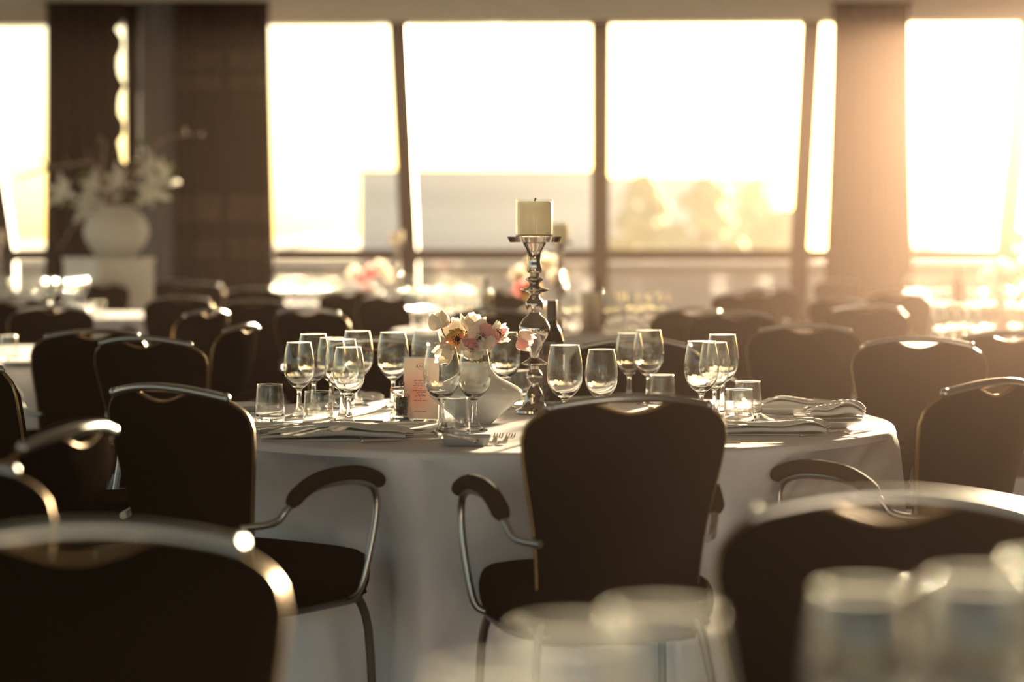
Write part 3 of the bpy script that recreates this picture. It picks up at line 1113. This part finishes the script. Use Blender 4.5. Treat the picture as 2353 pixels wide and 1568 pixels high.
# ---- wine bottles
def bottle_proto():
    root = empty('wine_bottle')
    MB().lathe(prof_spline([(0, 0.004), (0.034, 0.0), (0.0375, 0.006), (0.0378, 0.02), (0.0378, 0.17), (0.0365, 0.19), (0.029, 0.215), (0.019, 0.235), (0.0155, 0.25), (0.0148, 0.27), (0.0148, 0.30)], 3) + [(0, 0.30)], 36).build('glass_body', 'bottle', root)
    MB().lathe([(0.0155, 0.255), (0.0158, 0.256), (0.0158, 0.312), (0.0152, 0.3135), (0, 0.3135)], 28).build('capsule', 'capsule', root)
    MB().lathe([(0.0381, 0.05), (0.0383, 0.05), (0.0383, 0.145), (0.0381, 0.145)], 36).build('paper_label', 'label_paper', root)
    return root


bot = bottle_proto()
p = by_top(1268, 676, 0.3135)
inst(bot, (p.x * 7.02 / p.y, 7.02, TZ + 0.001), 0, 'dark wine bottle beside the sharp silver candlestick', 'bottle', 'wine bottles', 1.04)
inst(bot, ((1119 - W_PX / 2) / F_PX * 13.3, 13.3, TZ + 0.001), 0, 'blurred dark bottle in front of the distant window rail', 'bottle', 'wine bottles')
inst(bot, ((2202 - W_PX / 2) / F_PX * 18.6, 18.6, TZ + 0.001), 0, 'lone blurred bottle beside the tan curtain', 'bottle', 'wine bottles')
inst(bot, ((1378 - W_PX / 2) / F_PX * 13.5, 13.5, TZ + 0.001), 0, 'blurred bottle rising behind the steel cooler', 'bottle', 'wine bottles')

# ---- wine cooler on the second table
wc = tag(empty('wine_cooler', ((1358 - W_PX / 2) / F_PX * 12.6, 12.6, TZ + 0.001)), 'blurred cylindrical steel cooler among the sparkling glasses', 'wine cooler')
MB().lathe([(0, 0), (0.055, 0), (0.058, 0.005), (0.058, 0.235), (0.054, 0.236), (0.053, 0.01), (0, 0.01)], 36).build('body', 'cooler', wc)
MB().lathe([(0.058, 0.222), (0.0615, 0.224), (0.0615, 0.236), (0.058, 0.238)], 36).build('rim_band', 'steel', wc)


# ---- white vases
def vase_proto():
    outer = [(0, 0), (0.038, 0), (0.045, 0.003), (0.072, 0.028), (0.108, 0.058), (0.128, 0.076), (0.1315, 0.087), (0.126, 0.099), (0.100, 0.115), (0.068, 0.131), (0.050, 0.146), (0.0425, 0.160), (0.044, 0.174)]
    inner = [(0.0415, 0.175), (0.0395, 0.160), (0.046, 0.146), (0.062, 0.131), (0.09, 0.112), (0.11, 0.092), (0.09, 0.06), (0.03, 0.02), (0, 0.018)]
    return MB().lathe(prof_spline(outer, 4) + prof_spline(inner, 3), 64).build('vase', 'ceramic')


vase = vase_proto()
pv = on_table(1094, 975)
inst(vase, pv, 0, 'glossy white flattened vase holding the sharp anemones', 'vase', 'flattened white vases')
pv2 = Vector(((1232 - W_PX / 2) / F_PX * 13.2, 13.2, TZ + 0.001))
inst(vase, pv2, 0, 'blurred white vase behind the sharp candlestick stem', 'vase', 'flattened white vases')
pv3 = Vector(((846 - W_PX / 2) / F_PX * 19.3, 19.3, TZ + 0.001))
inst(vase, pv3, 0, 'distant white vase under the pink bouquet by the windows', 'vase', 'flattened white vases')
pv4 = Vector(((2300 - W_PX / 2) / F_PX * 19.0, 19.0, TZ + 0.001))
inst(vase, pv4, 0, 'distant white vase beyond the lone bottle', 'vase', 'flattened white vases')


# ---- anemones: petals with ruffled rims, dark centre, thin stem
def petal_mesh(name, L, Wd, cup, material, seed):
    r_ = random.Random(seed)
    ph = [r_.uniform(0, 6) for _ in range(4)]

    def fn(a, b):
        s = (a - 0.5) * 2
        w = Wd * math.sin(math.pi * min(1, 0.10 + 0.90 * b) ** 0.75 * 0.80) ** 0.6
        rad = L * b
        out = rad * math.cos(cup * b) + 0.0
        up = rad * math.sin(cup * b) + 0.003 * b * b * math.sin(4 * s + ph[0]) + 0.002 * b ** 3 * math.sin(7 * s + ph[1]) - 0.004 * s * s * math.cos(cup)
        tip = 1 - 0.26 * s * s * b + 0.025 * b * math.sin(7 * s + ph[2])
        return (s * w / 2, 0.004 + out * tip, up - 0.16 * s * s * b * L * math.sin(cup))
    return MB().grid(fn, 15, 10).mesh(name, material)


def stamens(rad, n, seed):
    r_ = random.Random(seed)
    mb = MB().sphere((0, 0, 0.004), rad * 0.62, 12, 0.9)
    for i in range(n):
        a = 6.283 * i / n + r_.uniform(-.1, .1)
        q = r_.uniform(0.9, 1.25) * rad
        e = (q * math.cos(a), q * math.sin(a), 0.006 + r_.uniform(0, 0.006))
        mb.tube([(0.4 * rad * math.cos(a), 0.4 * rad * math.sin(a), 0.001), e], 0.0005, 4)
        mb.sphere(e, 0.0012, 6)
    return mb


def flower(name, pos, facing, L, Wd, cup, n, mats, label, group, root_at, cat='flower', centre=True, seed=1, stem_mat='stem'):
    """a cut flower: pos is the flower centre, facing its direction, root_at the point in the vase mouth"""
    o = tag(empty(name, pos), label, cat, group)
    q = Vector(facing).normalized().to_track_quat('Z', 'Y').to_matrix().to_4x4()
    meshes = [petal_mesh('petal', L, Wd * 1.3, cup * random.uniform(0.9, 1.1), m_, seed + i) for i, m_ in enumerate(mats)]
    for i in range(n):
        e = link('petal', meshes[i % len(meshes)], o)
        k = (0.92 if i % 2 else 1.05)
        tilt = (0.16 if i % 2 else -0.06)
        e.matrix_local = q @ Matrix.Rotation(2 * math.pi * i / n + 0.15 * (i % 3), 4, 'Z') @ Matrix.Rotation(tilt, 4, 'X') @ Matrix.Scale(k, 4)
    if centre:
        c_ = stamens(0.0125, 26, seed).build('flower_centre', 'stamen', o)
        c_.matrix_local = q
    back = Vector(facing).normalized() * -0.015
    ra = Vector(root_at) - Vector(pos)
    mid = (back * 3 + ra * 0.6)
    MB().tube(spline([back * 0.1, back * 2.0, mid, ra], 5), 0.0017, 6).build('stem', stem_mat, o)
    return o


mouth = pv + Vector((0, 0, 0.150))
ANG = 'anemones in the sharp white vase'


def at_v(u, v, dy=0.0):                   # points of the bouquet lie above the vase
    return on_y(u, v, pv.y + dy)


flower('anemone', at_v(1014, 752, -0.02), (-0.35, -0.15, 0.9), 0.046, 0.034, 1.18, 7, ['petal'], 'half-closed cream anemone leaning out over the menu card', ANG, mouth + Vector((-0.02, 0, 0)), seed=3)
flower('anemone', at_v(1050, 768, 0.04), (-0.5, 0.2, 0.75), 0.052, 0.040, 0.75, 8, ['petal'], 'cream anemone behind the bowl-shaped bloom', ANG, mouth + Vector((-0.01, 0.01, 0)), seed=8)
flower('anemone', at_v(1087, 757, -0.01), (0.10, -0.30, 0.9), 0.046, 0.040, 0.98, 8, ['petal'], 'topmost bowl-shaped cream anemone showing dark stamens', ANG, mouth, seed=14)
flower('anemone', at_v(1105, 777, -0.055), (0.05, -0.95, 0.25), 0.048, 0.042, 0.30, 8, ['petal', 'petal', 'petal_pink', 'petal_pink'], 'open anemone facing out with black eye and pink lower petals', ANG, mouth + Vector((0.01, -0.02, 0)), seed=21)
flower('anemone', at_v(1144, 769, -0.03), (0.55, -0.65, 0.45), 0.034, 0.026, 0.62, 7, ['petal', 'petal', 'petal_pink'], 'small frilled anemone with black eye and crimson throat', ANG, mouth + Vector((0.02, 0, 0)), seed=33)
flower('anemone', at_v(1052, 778, -0.035), (-0.2, -0.8, -0.3), 0.040, 0.034, 0.62, 7, ['petal_yellow', 'petal_yellow', 'petal_pink'], 'amber anemone nodding in the middle of the bunch', ANG, mouth + Vector((-0.015, -0.02, 0)), seed=40)
flower('anemone', at_v(1030, 806, -0.03), (-0.75, -0.45, -0.35), 0.046, 0.036, 0.85, 7, ['petal'], 'drooping cream anemone behind the tall glass rim', ANG, mouth + Vector((-0.02, -0.01, 0)), seed=47)
flower('anemone', at_v(1192, 778, 0.0), (0.85, -0.2, -0.2), 0.044, 0.030, 1.12, 7, ['petal', 'petal', 'petal_pink'], 'blush anemone leaning against the silver candlestick on a long stem', ANG, mouth + Vector((0.025, 0, 0)), seed=55)
flower('anemone', at_v(1085, 800, -0.06), (-0.1, -0.8, 0.2), 0.040, 0.036, 0.45, 7, ['petal'], 'pale low anemone under the open black-eyed bloom', ANG, mouth + Vector((0, -0.025, 0)), seed=62)


def far_bunch(base, spots, name_, group):
    m_ = base + Vector((0, 0, 0.155))
    for i, (dx, dy, dz, mt) in enumerate(spots):
        flower('anemone', base + Vector((dx, dy, 0.215 + dz)), (dx * 3, -0.7 + dy, 0.5 + dz * 2), 0.075, 0.06, 0.6, 7, mt, name_ + ' ' + {'petal': 'cream', 'petal_pink': 'pink', 'petal_yellow': 'amber'}[mt[0]] + ' bloom', group, m_, seed=70 + i)


far_bunch(pv2, [(-0.10, 0, 0.10, ['petal']), (0.06, 0, 0.17, ['petal']), (-0.08, -0.05, 0.02, ['petal_pink']), (-0.03, -0.06, 0.0, ['petal_yellow']), (0.12, 0, 0.08, ['petal']), (-0.02, 0.04, 0.16, ['petal'])],
          'blurred bunch behind the sharp candlestick stem,', 'blurred flowers behind the candlestick stem')
far_bunch(pv3, [(-0.12, 0, 0.04, ['petal']), (0.10, 0, 0.09, ['petal']), (-0.05, -0.05, 0.0, ['petal_pink']), (0.02, -0.02, 0.05, ['petal_pink']), (0.16, 0, 0.02, ['petal'])],
          'distant bunch by the windows,', 'distant flowers by the windows')
far_bunch(pv4, [(-0.12, 0, 0.03, ['petal_pink']), (0.10, 0, 0.05, ['petal_pink']), (0.0, -0.03, 0.10, ['petal']), (0.14, 0, 0.0, ['petal'])],
          'distant bunch beyond the lone bottle,', 'distant flowers beyond the lone bottle')

# ---- pepper mill
pm = tag(empty('pepper_mill', on_table(923, 967)), 'clear acrylic pepper mill filled with black peppercorns', 'pepper mill')
body = prof_spline([(0, 0), (0.032, 0), (0.0335, 0.003), (0.0335, 0.020), (0.031, 0.024), (0.026, 0.032), (0.0235, 0.042), (0.0225, 0.055), (0.0235, 0.066), (0.026, 0.074)], 2) + prof_spline([(0.0195, 0.075), (0.0175, 0.06), (0.0175, 0.016), (0, 0.014)], 2)
MB().lathe(body, 36).build('body', 'acrylic', pm)
MB().lathe(prof_spline([(0, 0.0755), (0.02, 0.0755), (0.030, 0.079), (0.0335, 0.086), (0.030, 0.094), (0.018, 0.097), (0, 0.0975)], 3), 36).build('cap', 'acrylic', pm)
MB().lathe([(0, 0.0165), (0.0168, 0.0165), (0.0168, 0.064), (0.015, 0.069), (0, 0.070)], 28).build('peppercorn_fill', 'pepper', pm)
MB().lathe([(0, 0.003), (0.019, 0.003), (0.019, 0.010), (0, 0.010)], 28).build('grinder_ring', 'dark_metal', pm)
MB().sphere((0, 0, 0.106), 0.0085, 14).lathe([(0, 0.0975), (0.003, 0.0975), (0.003, 0.1), (0, 0.1)], 10).build('knob', 'dark_metal', pm)

# ---- menu card in an acrylic stand
pc = on_table(966, 968)
mc = tag(empty('menu_stand', (pc.x, pc.y, TZ + 0.001), R(-8)), 'upright pink-tinted menu card in a clear acrylic stand', 'menu card')
tilt = Matrix.Rotation(R(-7), 4, 'X')
st = MB()
st.box(-0.056, 0.056, -0.030, 0.030, 0.0, 0.003)
st.build('stand_foot', 'acrylic', mc, smooth=False)
card = MB().box(-0.051, 0.051, -0.0005, 0.0005, 0.006, 0.182).build('card', 'menu', mc, smooth=False)
card.matrix_local = tilt
sh = MB().box(-0.0535, 0.0535, 0.0015, 0.0040, 0.0035, 0.186).build('clear_sheet', M['acrylic'], mc, smooth=False)
sh.matrix_local = tilt
tc_ = bpy.data.curves.new('logo_letters', 'FONT')
tc_.body = 'AXKA'
tc_.size = 0.0125
tc_.align_x = 'CENTER'
tc_.extrude = 0.0001
tc_.materials.append(M['paper_ink'])
tmp = link('logo_letters', tc_)
bpy.context.view_layer.update()
lm = bpy.data.meshes.new_from_object(tmp.evaluated_get(bpy.context.evaluated_depsgraph_get()))
bpy.data.objects.remove(tmp)
lg = link('logo_letters', lm, card)
lg.location = (0, -0.0008, 0.153)
lg.rotation_euler = (math.pi / 2, 0, 0)
arc = MB().tube([(0.0125 * math.cos(a), -0.0007, 0.157 + 0.0095 * math.sin(a)) for a in np.linspace(0, 6.283, 40, endpoint=False)], 0.00035, 4, closed=True)
arc.build('logo_ring', 'paper_ink', card)
rl = random.Random(5)
for k, (zz_, wd) in enumerate([(0.116, 0.042), (0.111, 0.044), (0.106, 0.036), (0.101, 0.046), (0.0935, 0.004), (0.087, 0.056), (0.082, 0.028), (0.077, 0.020), (0.072, 0.034), (0.064, 0.004), (0.0585, 0.040), (0.028, 0.036)]):
    ln = MB()                             # lines of print, too small to read: word-sized dashes
    x = -wd / 2
    while x < wd / 2 - 0.001:
        ww = min(rl.uniform(0.006, 0.013), wd / 2 - x)
        ln.box(x, x + ww, -0.0008, -0.0005, zz_ - 0.0009, zz_ + 0.0009)
        x += ww + 0.0018
    ln.build('print_line', 'paper_ink', card, smooth=False)


# ---- cutlery
def cut_strip(mb, pts, widths, th=0.0016, lift=None):
    n = len(pts)
    verts, faces = [], []
    for i, ((x, z), w) in enumerate(zip(pts, widths)):
        for zz_ in (z, z + th):
            for s in (-1, 1):
                verts.append((s * w / 2, x, zz_))
    for i in range(n - 1):
        a, b_ = i * 4, (i + 1) * 4
        faces += [(a, b_, b_ + 1, a + 1), (a + 2, a + 3, b_ + 3, b_ + 2), (a, a + 2, b_ + 2, b_), (a + 1, b_ + 1, b_ + 3, a + 3)]
    faces += [(0, 1, 3, 2), ((n - 1) * 4, (n - 1) * 4 + 2, (n - 1) * 4 + 3, (n - 1) * 4 + 1)]
    mb.add(verts, faces)
    return mb


def fork_proto():
    o = empty('fork')
    cut_strip(MB(), [(-0.10, 0.002), (-0.095, 0.0015), (-0.05, 0.004), (0.0, 0.010), (0.025, 0.009)], [0.013, 0.017, 0.013, 0.007, 0.007], 0.0022).build('handle', 'cutlery', o)
    hd = cut_strip(MB(), [(0.022, 0.009), (0.032, 0.006), (0.045, 0.003), (0.055, 0.0035)], [0.007, 0.016, 0.024, 0.025], 0.0016).build('head', 'cutlery', o)
    for k in range(4):
        x = -0.0105 + k * 0.007
        tb = MB()
        cut_strip(tb, [(0.054, 0.0035), (0.075, 0.006), (0.098, 0.011)], [0.0042, 0.0038, 0.0022], 0.0015)
        tb.v = [(a + x, b_, c_) for a, b_, c_ in tb.v]
        tb.build('tine', 'cutlery', hd)
    return o


def knife_proto():
    o = empty('table_knife')
    MB().tube([(0, -0.11, 0.006), (0, -0.108, 0.006), (0, -0.05, 0.006), (0, 0.0, 0.0055)], [0.004, 0.0075, 0.007, 0.0055], 10, flat=0.7).build('handle', 'cutlery', o)
    cut_strip(MB(), [(0.0, 0.005), (0.05, 0.0045), (0.09, 0.0045), (0.112, 0.0045)], [0.011, 0.016, 0.017, 0.004], 0.0014).build('blade', 'cutlery', o)
    return o


def spoon_proto():
    o = empty('spoon')
    cut_strip(MB(), [(-0.09, 0.003), (-0.085, 0.0025), (-0.03, 0.005), (0.03, 0.010), (0.05, 0.008)], [0.011, 0.014, 0.010, 0.006, 0.007], 0.002).build('handle', 'cutlery', o)
    MB().grid(lambda a, b_: (0.017 * math.sin(math.pi * b_) ** 0.7 * (a * 2 - 1), 0.047 + 0.058 * b_, 0.009 - 0.007 * math.sin(math.pi * b_) * (1 - (a * 2 - 1) ** 2) + 0.002 * b_), 9, 10).build('bowl', 'cutlery', o)
    return o


fork, knife, spoon = fork_proto(), knife_proto(), spoon_proto()


def lay(proto, u, v, heading, label, cat, group, dz=0.0):
    p = on_z(u, v, TZ + 0.001 + dz)
    o = inst(proto, p, R(heading), label, cat, group)
    return o


CG = 'cutlery on the sharp table'


# ---- napkins
def napkin(name, u, v, rz, L, Wd, h, label, seed=0, dz=0.0):
    p = on_z(u, v, TZ + 0.001 + dz)
    o = tag(empty(name, p, R(rz)), label, 'napkin', 'folded napkins on the sharp table')
    r_ = random.Random(seed * 7 + 1)
    ph = [r_.uniform(0, 6) for _ in range(4)]
    n_lay = 4
    th_ = 0.0016                          # half thickness of the cloth
    gap = (h - 2 * th_) / (n_lay - 1)
    path = []                             # one cloth folded to and fro, seen from its end
    for k in range(n_lay):
        wk = Wd / 2 * (1 - 0.05 * k)
        ys = np.linspace(-wk, wk, 9) if k % 2 == 0 else np.linspace(wk, -wk, 9)
        for yy in ys:
            path.append((yy, th_ + gap * k))
        if k < n_lay - 1:
            sgn = 1 if k % 2 == 0 else -1
            for an in (-50, -20, 20, 50):
                path.append((sgn * (wk + gap * 0.55 * math.cos(R(an))), th_ + gap * (k + 0.5) + gap * 0.5 * math.sin(R(an))))
    npth = len(path)
    nrm = []
    for i in range(npth):
        a_, b_ = path[max(0, i - 1)], path[min(npth - 1, i + 1)]
        dx_, dz_ = b_[0] - a_[0], b_[1] - a_[1]
        l_ = math.hypot(dx_, dz_) or 1
        nrm.append((-dz_ / l_, dx_ / l_))
    loop = [(p_[0] + n_[0] * th_, p_[1] + n_[1] * th_) for p_, n_ in zip(path, nrm)] + [(p_[0] - n_[0] * th_, p_[1] - n_[1] * th_) for p_, n_ in reversed(list(zip(path, nrm)))]

    def bulge(x, y):
        return 1.0 + 0.55 * math.sin(2.4 * x + ph[0]) * 0.4 + 0.30 * math.sin(5.1 * x + 9 * y + ph[1]) * 0.5
    mb = MB()
    nx = 24
    verts, faces = [], []
    for i in range(nx):
        x = -1 + 2 * i / (nx - 1)
        e_ = (1 - abs(x) ** 6) * 0.35 + 0.65
        for (yy, zz_) in loop:
            f_ = bulge(x, yy / Wd) * e_
            verts.append((x * L / 2 + 0.012 * math.sin(yy * 40 + ph[2]) * abs(x), yy + 0.008 * math.sin(2.5 * x + ph[3]) * (zz_ / h), max(0.0003, zz_ * f_)))
    m_ = len(loop)
    for i in range(nx - 1):
        for k in range(m_):
            l_ = (k + 1) % m_
            faces.append((i * m_ + k, i * m_ + l_, (i + 1) * m_ + l_, (i + 1) * m_ + k))
    half = m_ // 2
    for i in (0, nx - 1):
        for k in range(half - 1):
            faces.append((i * m_ + k, i * m_ + k + 1, i * m_ + m_ - 2 - k, i * m_ + m_ - 1 - k))
    mb.add(verts, faces).build('folded_cloth', 'napkin', o)
    return o


napkin('napkin', 778, 1008, 3, 0.37, 0.13, 0.030, 'long folded napkin lying before the two tumblers', 1)
napkin('napkin', 868, 1004, 24, 0.12, 0.07, 0.026, 'short napkin end under the shiny knives', 2)
napkin('napkin', 1770, 996, -4, 0.30, 0.13, 0.030, 'long folded napkin beside the stacked plates', 3)
napkin('napkin', 1850, 938, -12, 0.24, 0.11, 0.026, 'flat shaded napkin at the far edge beside the stacked plates', 4)
napkin('napkin', 812, 921, -6, 0.16, 0.09, 0.026, 'napkin with a raised corner at the far edge behind the cluster', 5)


# ---- plates
def plate_proto(name='side_plate', mt='china', rad=0.085):
    k = rad / 0.085
    pr = [(0, 0.0), (0.045, 0.0), (0.05, 0.002), (0.072, 0.012), (0.085, 0.019), (0.0855, 0.021), (0.083, 0.0205), (0.068, 0.013), (0.05, 0.006), (0, 0.005)]
    return MB().lathe([(r * k, z * k) for r, z in pr], 48).build(name, mt)


plate = plate_proto()
PG = 'side plates on the sharp table'
inst(plate, on_table(625, 994), 0, 'white side plate with the dark spoon beside the front tumbler', 'plate', PG)
inst(plate, on_table(553, 944), 0, 'white side plate mostly hidden by the chair with the golden hand hole', 'plate', PG)
inst(plate, on_table(1910, 982), 0, 'lower white plate under the striped napkin at the table edge', 'plate', PG)
o = napkin('napkin', 1925, 962, 6, 0.15, 0.10, 0.036, 'striped napkin folded on top of the white plate', 6, 0.022)
o.location = on_table(1915, 978) + Vector((0.01, 0.02, 0.021))
inst(plate, on_table(1790, 951), 0, 'white side plate in the shade behind the knife', 'plate', PG)
inst(plate, on_table(45, 845), 0, 'white plate beside the lone tumbler on the side table', 'plate')
dish = MB().lathe([(0, 0.0), (0.050, 0.0), (0.054, 0.002), (0.062, 0.018), (0.063, 0.021), (0.0605, 0.021), (0.054, 0.008), (0.05, 0.006), (0, 0.006)], 48, power=7).build('square_dish', 'grey_china')
dish.location = on_table(1071, 1022)
tag(dish, 'small square grey dish in front of the tumbler and vase', 'dish')
lay(knife, 1062, 1012, 20, 'butter knife resting on the square grey dish', 'knife', CG, 0.021)

lay(fork, 712, 996, -38, 'fork crossing the long napkin below the tumbler', 'fork', CG, 0.032)
lay(fork, 736, 998, -35, 'second fork crossing the long napkin below the tumbler', 'fork', CG, 0.032)
lay(fork, 668, 985, -50, 'fork lying on the rim of the spoon plate', 'fork', CG, 0.021)
lay(spoon, 638, 984, -62, 'dark-shaded spoon resting on the side plate', 'spoon', CG, 0.021)
lay(knife, 922, 1016, -64, 'front shiny knife at the short napkin end', 'knife', CG)
lay(knife, 912, 1006, -58, 'rear shiny knife at the short napkin end', 'knife', CG)
lay(spoon, 900, 993, -110, 'spoon lying behind the shiny knives', 'spoon', CG)
lay(knife, 880, 974, -85, 'added knife standing in for the shadow bar of the menu stand', 'knife', CG)  # put in where the menu stand throws a dark bar of shadow
lay(fork, 1140, 1014, -4, 'fork with upright tines beside the square grey dish', 'fork', CG)
lay(fork, 1166, 1014, -6, 'second fork beside the square grey dish, next to the chair', 'fork', CG)
lay(fork, 1752, 962, 10, 'fork beside the rear tumbler of the trio', 'fork', CG)
lay(knife, 1825, 962, 40, 'bright knife leaning toward the stacked plates', 'knife', CG)
lay(fork, 1920, 1001, -78, 'fork at the table edge below the stacked plates', 'fork', CG)
lay(knife, 1900, 996, -80, 'knife at the table edge below the stacked plates', 'knife', CG)
lay(knife, 1700, 1024, -82, 'knife half hidden behind the chair back, below the napkin', 'knife', CG)

# ================================================================== PLINTH WITH LILIES
PY = 20.2
px = (250 - W_PX / 2) / F_PX * PY
pl = tag(empty('plinth', (px, PY, 0), R(42)), 'white square plinth carrying the big vase of lilies', 'plinth')
MB().box(-0.30, 0.30, -0.30, 0.30, 0.0, 1.12).build('body', 'plinth', pl, smooth=False)
MB().box(-0.31, 0.31, -0.31, 0.31, 1.12, 1.15).build('top_slab', 'plinth', pl, smooth=False)
bv = MB().lathe(prof_spline([(0, 0), (0.14, 0), (0.17, 0.01), (0.25, 0.10), (0.295, 0.21), (0.285, 0.31), (0.23, 0.40), (0.17, 0.45), (0.16, 0.475)], 4) + prof_spline([(0.15, 0.475), (0.16, 0.44), (0.22, 0.38), (0.27, 0.30), (0.25, 0.15), (0.1, 0.03), (0, 0.03)], 3), 48).build('round_vase', 'lily')
vx = (268 - W_PX / 2) / F_PX * PY
bv.location = (vx, PY, 1.151)
tag(bv, 'big round pale vase on the white plinth', 'vase')
vm = Vector((vx, PY, 1.151 + 0.44))
LG = 'white lilies on the plinth'
rl = random.Random(9)
for i, (u, v, L, lab) in enumerate([(142, 440, 0.17, 'lily drooping over the window edge'), (215, 425, 0.19, 'lily in the middle of the spray'), (243, 470, 0.20, 'lily low over the vase rim'),
                                    (200, 475, 0.17, 'lily tucked under the long twig'), (268, 415, 0.16, 'lily against the chain of light'), (345, 375, 0.16, 'topmost lily against the column'),
                                    (372, 415, 0.19, 'lily in front of the column edge'), (345, 440, 0.19, 'lowest lily in front of the column')]):
    pp = on_y(u, v, PY)
    flower('lily', pp, (rl.uniform(-.4, .4), -0.8, rl.uniform(-.3, .5)), L * 1.1, L * 0.27, 0.50, 6, ['lily'], 'white ' + lab, LG, vm + Vector((rl.uniform(-.06, .06), 0, 0)), seed=100 + i, centre=False)
TWG = 'bare twigs on the plinth'
for i, (pts, rad, lab) in enumerate([([(250, 520), (235, 420), (215, 375), (165, 378), (108, 388), (40, 412)], 0.028, 'thick bare twig bending toward the window'),
                                     ([(270, 520), (305, 400), (380, 320), (465, 308)], 0.022, 'bare twig reaching across the column'),
                                     ([(255, 520), (238, 400), (240, 330), (225, 318)], 0.022, 'upright bare twig beside the chain of light'),
                                     ([(240, 500), (190, 505), (150, 550), (135, 580)], 0.014, 'thin bare twig hanging beside the vase')]):
    w3 = [on_y(u, v, PY - 0.05) for u, v in pts]
    w3[0] = vm + Vector((rl.uniform(-.05, .05), 0, -0.05))
    base = w3[0].copy()
    o = tag(empty('twig', base), lab, 'twig', TWG)
    sp = spline([p - base for p in w3], 6)
    MB().tube(sp, [rad * (1 - 0.6 * k / len(sp)) for k in range(len(sp))], 7).build('branch', 'twig', o)
    for k in range(3):
        q = sp[int(len(sp) * (0.45 + 0.17 * k))]
        MB().tube([q, q + Vector((rl.uniform(-.12, .12), rl.uniform(-.05, .05), rl.uniform(0.05, .16)))], [rad * 0.4, rad * 0.15], 5).build('side_shoot', 'twig', o)
for i, (u, v) in enumerate([(330, 325), (395, 385), (312, 470), (190, 405), (255, 450), (160, 470)]):
    q = on_y(u, v, PY - 0.02)
    lo = tag(empty('lily_leaf', q), 'narrow green leaf among the white lilies', 'leaf', 'lily leaves on the plinth')
    L_ = 0.22
    an = rl.uniform(0.3, 2.6)
    MB().grid(lambda a, b_: ((b_ - 0.5) * L_ * math.cos(an) - (a - 0.5) * 0.06 * math.sin(math.pi * b_) * math.sin(an), 0.05 * (a - 0.5) ** 2, (b_ - 0.5) * L_ * math.sin(an) + (a - 0.5) * 0.06 * math.sin(math.pi * b_) * math.cos(an)), 5, 9).build('blade', 'leaf', lo)
    MB().tube(spline([Vector((-0.5 * L_ * math.cos(an), 0, -0.5 * L_ * math.sin(an))), (vm - q) * 0.5, vm - q], 4), 0.004, 5).build('stem', 'stem', lo)

# ================================================================== ADDED HAZE
hz = bpy.data.materials.new('veil_haze')  # volume added to imitate the warm veiling glare of the lens
hz.use_nodes = True
nt = hz.node_tree
nt.nodes.clear()
ho = nt.nodes.new('ShaderNodeOutputMaterial')
hs = nt.nodes.new('ShaderNodeVolumeScatter')
hs.inputs['Color'].default_value = (1.0, 0.71, 0.60, 1)
hs.inputs['Density'].default_value = VEIL_DENSITY
hs.inputs['Anisotropy'].default_value = 0.92
nt.links.new(hs.outputs[0], ho.inputs['Volume'])
hz.cycles.volume_sampling = 'EQUIANGULAR'
if VEIL_DENSITY > 0:
    h = MB().box(XL + 0.05, XR - 0.05, YB + 0.05, 22.0, 0.02, CEIL - 0.06).build('haze', hz, smooth=False)
    tag(h, 'thin warm haze added to the hall to imitate lens glare', 'haze', kind='stuff')
hz2 = hz.copy()
hz2.name = 'outdoor_haze'
hz2.node_tree.nodes['Volume Scatter'].inputs['Color'].default_value = (1.0, 0.95, 0.92, 1)
hz2.node_tree.nodes['Volume Scatter'].inputs['Density'].default_value = OUT_HAZE
hz2.node_tree.nodes['Volume Scatter'].inputs['Anisotropy'].default_value = 0.75
hz2.cycles.volume_sampling = 'EQUIANGULAR'
h2 = MB().box(-90, 90, 25.2, 145, -3.9, 40).build('haze', hz2, smooth=False)  # added volume that lightens the blocks and trees outside
tag(h2, 'evening haze added outside to brighten the skyline', 'haze', kind='stuff')
